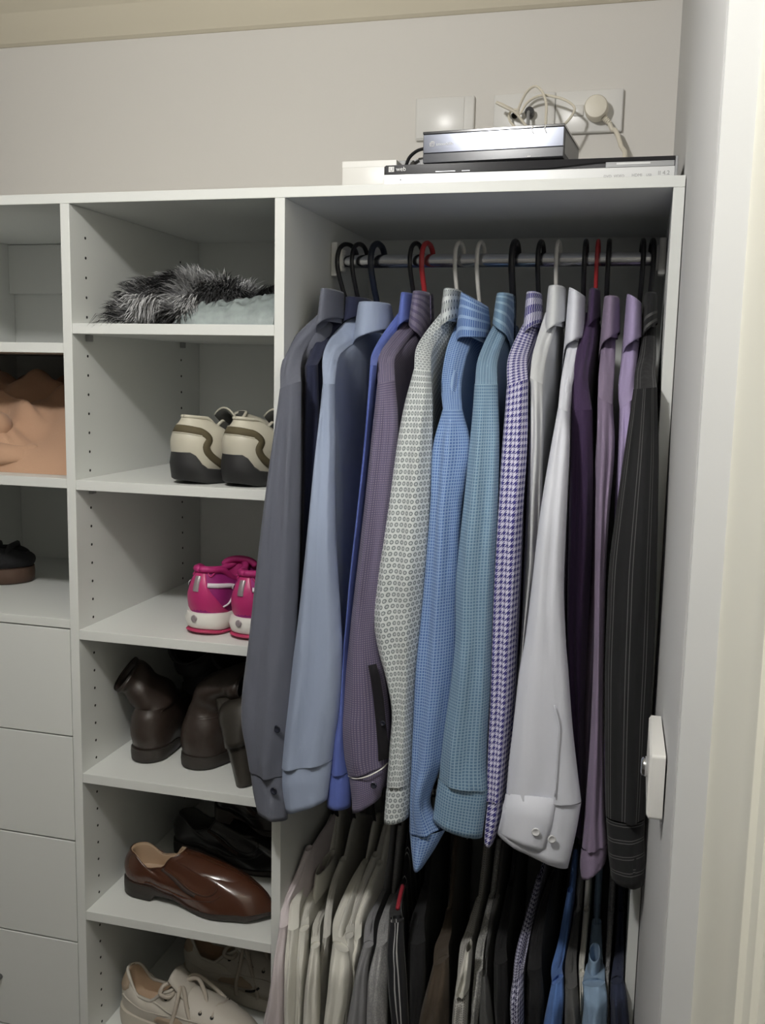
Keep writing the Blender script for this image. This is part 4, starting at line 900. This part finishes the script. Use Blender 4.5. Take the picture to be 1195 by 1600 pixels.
# brown loafer with a black pair behind it
M_lof = mat('tan_brown_leather', (.062, .021, .0105), .25, bump=.06, bscale=60, coat=.45, var=.25, vscale=9); M_tan = mat('tan_lining', (.42, .30, .20), .6)
M_lofb = mat('black_leather', (.012, .011, .011), .3, coat=.4); M_els = mat('dark_elastic', (.03, .015, .01), .7)
def loafer(x, y, z, rot, label, m, mlin, group=None, nm='loafer', L_=.298):
    t = thing(nm, label, 'shoe', (x, y, z), rot, group)
    s = Shoe(L_, [(0, .030), (.2, .031), (.35, .033), (.66, .047), (.85, .038), (1, .022)], .40, .029, [(0, .030), (.22, .028), (.34, .021), (.5, .010), (1, .015)], [(0, .084), (.08, .081), (.20, .061), (.29, .066), (.35, .086), (.42, .095)], toe=.42, bulge=.005, tround=.14, tpow=5)
    s.sole(t, M_bsl, .0035, lambda u: .014*sm(.225, .24, u)*sm(.62, .40, u)+.010*sm(.8, 1, u), mid=.0006, nq=150)
    mb_ = MB(); P = [s.O(q, .0035)[0] for q in [(-1.02+2.04*i/16) for i in range(17)]]
    s.upper(t, m, wr=.0016); s.lining(t, mlin)
    s.rimroll(t, m, .0018, 'topline')
    s.ribbon(t, M_els, [(-1.95, .98), (-1.85, .75), (-1.78, .5), (-1.85, .34)], .0035, .0012, 'gore', 'dark elastic gore')
    s.ribbon(t, m, [(-2.02, .97), (-1.95, .72), (-1.9, .48), (-2.0, .34), (-2.2, .33), (-2.4, .45)], .0016, .002, 'strap_edge')
    s.ribbon(t, m, [(-.9, .12), (-1.3, .22), (-1.7, .25), (-2.0, .22), (-2.25, .26)], .001, .0012, 'stitching')
    s.patch(t, m, [(-2.35, .55, .98), (-2.7, .42, .98), (-3.14, .40, .98), (-3.58, .42, .98), (-3.93, .55, .98)], .0022, 'vamp_strap', 'smooth strap over the instep')
    return t
loafer(.031, .096, ZS[4], -.06, 'polished brown leather loafer, heel to the left', M_lof, M_tan)
G2 = 'black leather shoes behind the brown loafer'
loafer(.050, .255, ZS[4], -.05, 'black leather shoe right behind the brown loafer', M_lofb, M_dlin, G2, 'black_shoe', .285)
o = loafer(.150, .235, ZS[4]+.096, -.1, 'black leather shoe stacked on the other black one', M_lofb, M_dlin, G2, 'black_shoe', .19)

# white and tan sneakers, laces loose
M_wsl = mat('white_leather', (.50, .465, .41), .5, bump=.15, bscale=90); M_tsd = mat('tan_suede', (.36, .28, .205), .8, bump=.2, bscale=300); M_lace = mat('beige_lace', (.44, .39, .33), .85, bump=.4, bscale=900)
M_wso = mat('cream_rubber', (.52, .48, .41), .6)
def white_sneaker(x, y, z, rot, label, mu, seed):
    t = thing('white_sneaker', label, 'sneaker', (x, y, z), rot, 'white and tan sneakers on the sixth shelf')
    s = Shoe(.285, [(0, .031), (.25, .034), (.68, .047), (1, .035)], .43, .028, [(0, .036), (.3, .030), (1, .026)], [(0, .110), (.05, .102), (.16, .068), (.25, .066), (.36, .088), (.45, .100)], toe=.40, bulge=.005, tpow=5)
    s.sole(t, M_wso, .005, lambda u: .012*sm(.72, 1, u), mid=.002)
    s.upper(t, mu, wr=.002, seed=seed); s.lining(t, M_tan); s.rimroll(t, mu, .0032)
    s.patch(t, M_tsd, [(-.72, .66, .99), (-.5, .46, .99), (0, .42, .99), (.5, .46, .99), (.72, .66, .99)], .0016, 'heel_patch', 'tan suede heel patch')
    for sg in (1, -1):
        s.patch(t, M_tsd, [(sg*1.2, .12, .20), (sg*1.35, .12, .42), (sg*1.6, .14, .50), (sg*1.8, .20, .56), (sg*1.86, .34, .54)], .0016, 'side_panel', 'tan suede side panel')
        s.ribbon(t, M_blk, [(sg*1.62, .06), (sg*1.78, .14), (sg*1.95, .24)], .0022, .0016, 'accent_line', 'black accent line')
        s.ribbon(t, mu, [(sg*1.75, .98), (sg*1.80, .7), (sg*1.95, .5), (sg*2.15, .36), (sg*2.3, .22)], .0016, .0018, 'eyestay_edge')
        s.ribbon(t, mu, [(sg*.5, .38), (sg*.9, .36), (sg*1.3, .5), (sg*1.7, .6)], .0009, .0012, 'stitching')
    pts = []
    for i, (q, lam) in enumerate(((2.05, .90), (2.16, .78), (2.28, .66), (2.40, .55), (2.52, .45))):
        for sg in (1, -1):
            p = s.S(sg*q, lam); n_ = s.nrm(sg*q, lam)
            MB().lathe(p, n_, [(.0034, -.0005), (.0034, .0012), (.002, .0014)], 12).obj('eyelet', M_hole, t, local=True)
        a_, b_ = s.S(q, lam), s.S(-q, lam); mdl = (a_+b_)/2+Vector((0, 0, .007))
        MB().tube(catmull([a_, mdl+Vector((.004, .008, 0)), mdl+Vector((-.003, -.008, .001)), b_], 4), .0026, 7).obj('lace', M_lace, t, True, local=True)
    a_ = s.S(-2.05, .9); top_ = Vector((a_.x+.012, 0, a_.z+.016))
    for k, pp in enumerate(([(.0, .0, 0), (.012, -.02, .004), (.014, -.036, -.02), (.010, -.045, -.05), (.012, -.047, -.072)], [(.0, 0, 0), (.020, -.018, .002), (.036, -.034, -.02), (.050, -.042, -.045), (.058, -.050, -.07)],
                            [(0, 0, 0), (-.016, -.022, .008), (-.020, -.034, -.004), (-.004, -.028, -.010), (0, -.008, -.004)], [(0, 0, 0), (.03, .01, .012), (.052, .0, -.004), (.066, -.012, -.018), (.085, -.01, -.022)], [(0, 0, 0), (.02, .02, .01), (.05, .03, -.01), (.08, .03, -.03)])):
        MB().tube(catmull([top_+Vector(p) for p in pp], 6), .0040, 7).obj('lace', M_lace, t, True, local=True)
    V = []; F = []
    for i in range(7):
        v = i/6
        for j in range(9):
            a_ = (j/8-.5)*2; V.append(Vector((.150-.040*v, a_*.026, .088+.036*v-.010*a_*a_)))
    for i in range(6):
        for j in range(8): F.append((i*9+j, i*9+j+1, (i+1)*9+j+1, (i+1)*9+j))
    o = obj('tongue', V, F, mu, t, True, None, True); md = o.modifiers.new('thickness', 'SOLIDIFY'); md.thickness = .005
    return t
white_sneaker(.026, .088, ZS[5], -.10, 'white sneaker with tan heel patch and loose laces, front of the pair', M_wsl, 1)
white_sneaker(.085, .225, ZS[5], -.04, 'white sneaker standing behind, in the shade of the shelf', M_wsl, 5)

# ------------------------------------------------------------------ fur throw and satin cloth on the first shelf
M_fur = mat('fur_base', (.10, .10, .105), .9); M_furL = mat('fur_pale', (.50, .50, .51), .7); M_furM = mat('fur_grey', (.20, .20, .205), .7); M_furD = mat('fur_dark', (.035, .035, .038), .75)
M_sat = mat('silver_satin', (.27, .31, .31), .33, .0, bump=.9, bscale=55, coat=.25, var=.45, vscale=45)  # satin colour noise paints in crinkle highlights and shade
t = thing('fur_throw', 'grey fur throw rolled up on the top shelf', 'throw', (.15, .10, ZS[0]))
FC = [((.105, .062, .034), (.046, .048, .034)), ((.150, .080, .044), (.046, .050, .034)), ((.200, .105, .040), (.040, .045, .030)), ((.110, .130, .042), (.05, .05, .036)), ((.075, .052, .020), (.030, .034, .019)),
      ((.145, .048, .022), (.04, .030, .021)), ((.255, .235, .036), (.035, .04, .030)), ((.20, .20, .036), (.05, .05, .034))]
mb = MB()
FC = [((c[0]+.012, c[1], c[2]), r) for c, r in FC]
for c, r in FC:
    c = Vector(c)+Vector((0, 0, ZS[0])); RG = []
    for i in range(1, 12):
        th = PI*i/12
        RG.append([c+Vector((r[0]*math.sin(th)*math.cos(2*PI*j/20), r[1]*math.sin(th)*math.sin(2*PI*j/20), -r[2]*math.cos(th)))*(1+.08*noise.noise(Vector((i, j*.7, c.x*50)))) for j in range(20)])
    for g in RG:
        for p in g: p.z = max(p.z, ZS[0]+.0005)
    mb.rings(RG, True, True)
mb.obj('hide', M_fur, t, True)
mbs = [MB(), MB(), MB()]; rr_ = random.Random(3)
for n_ in range(15000):
    c, r = FC[rr_.choice((0, 0, 1, 1, 1, 2, 2, 3, 3, 4, 5, 5, 6, 7))]
    th = math.acos(rr_.uniform(-1, .75)); ph = rr_.random()*2*PI
    d = Vector((math.sin(th)*math.cos(ph), math.sin(th)*math.sin(ph), -math.cos(th)))
    p = Vector(c)+Vector((d.x*r[0], d.y*r[1], d.z*r[2]))
    if p.z < .002: continue
    p.z += ZS[0]; x, y, z = p
    cl = Vector((noise.noise(Vector((x*18, z*18, 3+y*9))), noise.noise(Vector((x*18, z*18, 9+y*9))), noise.noise(Vector((x*18, z*18, 17+y*9)))))
    sw = Vector((-.55+.9*sm(.10, .19, x), -.15, -.35 if z-ZS[0] < .05 else .05))      # the pile is combed outwards and down
    fl = (d*.55+cl*1.5+sw*.9).normalized(); l = .018+.018*rr_.random()
    sd = fl.cross(Vector((rr_.random()-.5, rr_.random()-.5, 1))).normalized()*.0010
    q1 = p+fl*l*.5+d*.004; q2 = p+fl*l+Vector((0, 0, -.005))
    if x < .095 and q2.z < ZS[0]+.01 and y < .05 and rr_.random() < .3: q2.y = -.004; q2.z = ZS[0]-.008*rr_.random(); q1.z = max(q1.z, ZS[0]+.004); q1.y = min(q1.y, .006)
    else:
        for q in (q1, q2): q.z = max(q.z, ZS[0]+.0008)
    q1.x = max(q1.x, .002); q2.x = max(q2.x, .002)
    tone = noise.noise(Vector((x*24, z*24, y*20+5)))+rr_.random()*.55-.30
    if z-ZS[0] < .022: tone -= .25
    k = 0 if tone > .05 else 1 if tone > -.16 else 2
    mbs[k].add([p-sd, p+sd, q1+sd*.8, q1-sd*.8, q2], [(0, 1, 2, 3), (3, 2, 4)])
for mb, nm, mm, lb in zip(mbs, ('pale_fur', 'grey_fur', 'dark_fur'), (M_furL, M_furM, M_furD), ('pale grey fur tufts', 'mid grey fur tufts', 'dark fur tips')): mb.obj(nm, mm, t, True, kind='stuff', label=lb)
def lump(name, m, parent, x0, x1, y0, y1, z0, hf, nx=40, ny=26, seed=0):
    V = []; F = []
    for i in range(nx+1):
        for j in range(ny+1):
            u, v = i/nx, j/ny; x, y = mix(x0, x1, u), mix(y0, y1, v); V.append(Vector((x, y, z0+.0004+max(0, hf(u, v, x, y)))))
    k = len(V)
    for i in range(nx+1):
        for j in range(ny+1): V.append(Vector((V[i*(ny+1)+j].x, V[i*(ny+1)+j].y, z0+.0002)))
    g = lambda i, j: i*(ny+1)+j
    for i in range(nx):
        for j in range(ny):
            F.append((g(i, j), g(i+1, j), g(i+1, j+1), g(i, j+1))); F.append((k+g(i, j), k+g(i, j+1), k+g(i+1, j+1), k+g(i+1, j)))
    for i in range(nx):
        for j in (0, ny): F.append((g(i, j), g(i+1, j), k+g(i+1, j), k+g(i, j)))
    for j in range(ny):
        for i in (0, nx): F.append((g(i, j), g(i, j+1), k+g(i, j+1), k+g(i, j)))
    return obj(name, V, F, m, parent, True)
def sath(u, v, x, y):
    e = min(1, u/.10)*1.0; e = math.sqrt(max(0, 1-(1-min(1, u/.22))**2))*math.sqrt(max(0, 1-(1-min(1, v/.40))**2))*min(1, (1-v)/.12)
    rg = 1-abs(noise.noise(Vector((x*34+y*22, y*30-x*10, 4)))*2); rg2 = 1-abs(noise.noise(Vector((x*70-y*20, y*50+x*30, 8)))*2)
    return (.042+.008*noise.noise(Vector((x*14, y*12, 2)))+.007*rg*(.4+.6*e)+.004*rg2)*e
o = lump('satin_cloth', M_sat, None, .172, .344, .012, .25, ZS[0], sath, 110, 90); tag(o, 'crumpled silvery satin cloth beside the grey fur', 'cloth')

# ------------------------------------------------------------------ left bay: peach jumper, dark slipper
M_pch = mat('peach_fleece', (.47, .29, .19), .92, bump=.25, bscale=160, sheen=.15)
t = thing('peach_jumper', 'peach fleece jumper bundled on the left shelf', 'jumper', (-.2, .15, -.3308))
def jh(u, v, x, y):
    e = math.sqrt(max(0, 1-(1-min(1, (1-u)/.08))**2))*math.sqrt(max(0, 1-(1-min(1, v/.22))**2))*min(1, (1-v)/.1)*min(1, u/.08)
    h = .062+.098*sm(.0, .55, v)-.02*sm(.6, 1, v); lf = sm(-.09, -.20, x)
    wx, wy = x+.03*noise.noise(Vector((x*8, y*8, 3))), y+.03*noise.noise(Vector((x*8, y*8, 8)))
    f = -.010*abs(math.sin(wy*70+wx*35))**3*lf+lf*(.012*math.cos(2*(wy*38+wx*12))+.010*math.sin(wx*52-wy*20))+.014*noise.noise(Vector((x*12, y*12, 6)))
    f += .008*math.sin((x*1.2+y)*30)*(1-lf)
    f -= .022*math.exp(-((y-.20-.25*(x+.2))/.012)**2)
    return (h+f)*e
lump('torso', M_pch, t, -.425, -.0195, .045, .42, -.3308, jh, 110, 90)
def roll(pts, r0, seed, name):
    P = catmull([Vector(p) for p in pts], 6); RG = []; n = 18
    for i, p in enumerate(P):
        tdir = (P[min(i+1, len(P)-1)]-P[max(i-1, 0)]).normalized(); a_ = tdir.cross(Vector((0, 0, 1))).normalized(); b_ = a_.cross(tdir)
        e = math.sqrt(max(.04, 1-(2*i/(len(P)-1)-1)**6))
        RG.append([p+(a_*math.cos(2*PI*j/n)*1.25+b_*math.sin(2*PI*j/n))*r0*e*(1+.35*noise.noise(Vector((math.cos(2*PI*j/n)+seed, math.sin(2*PI*j/n), i*.22)))) for j in range(n)])
    return MB().rings(RG, True, True).obj(name, M_pch, t, True)
zb = -.3308
roll([(-.40, .12, zb+.075), (-.31, .085, zb+.088), (-.235, .075, zb+.085), (-.190, .10, zb+.066)], .026, 1, 'sleeve')
roll([(-.41, .075, zb+.033), (-.30, .055, zb+.034), (-.21, .055, zb+.030), (-.15, .075, zb+.026), (-.12, .10, zb+.022)], .022, 5, 'sleeve')
M_slp = mat('slipper_black', (.010, .010, .012), .9, bump=.5, bscale=200); M_slb = mat('brown_footbed', (.075, .042, .028), .65, var=.2, vscale=20)
t = thing('slipper', 'black slipper with a thick brown sole on the drawer top', 'slipper', (-.52+.02, .16, -.5718))
t.location = (-.258, .245, -.5718); t.rotation_euler = (0, 0, PI+.28)
s = Shoe(.155, [(0, .044), (.3, .047), (.7, .046), (1, .04)], .45, .03, [(0, .030), (1, .030)], [(0, .032), (.5, .055)], toe=.5, bulge=.003, hround=.32)
s.sole(t, M_slb, .003, lambda u: 0.0003, mid=.001)
s2 = Shoe(.148, [(0, .038), (.3, .042), (.7, .042), (1, .036)], .5, .024, [(0, .031), (1, .031)], [(0, .058), (.25, .066), (.6, .068)], toe=.7, bulge=.006, hround=.3)
s2.upper(t, M_slp, wr=.006); s2.lining(t, M_slp)
for k in range(2): MB().tube([(.04+.035*k, .042, .045), (.035+.035*k, .02, .072), (.035+.035*k, -.02, .072), (.04+.035*k, -.042, .045)], .006, 8).obj('strap', M_slp, t, True, local=True)

# footwear stands a hair above the boards
for o in S.objects:
    if o.get('category') in ('sneaker', 'running shoe', 'boot', 'shoe', 'slipper'): o.location.z += .0006
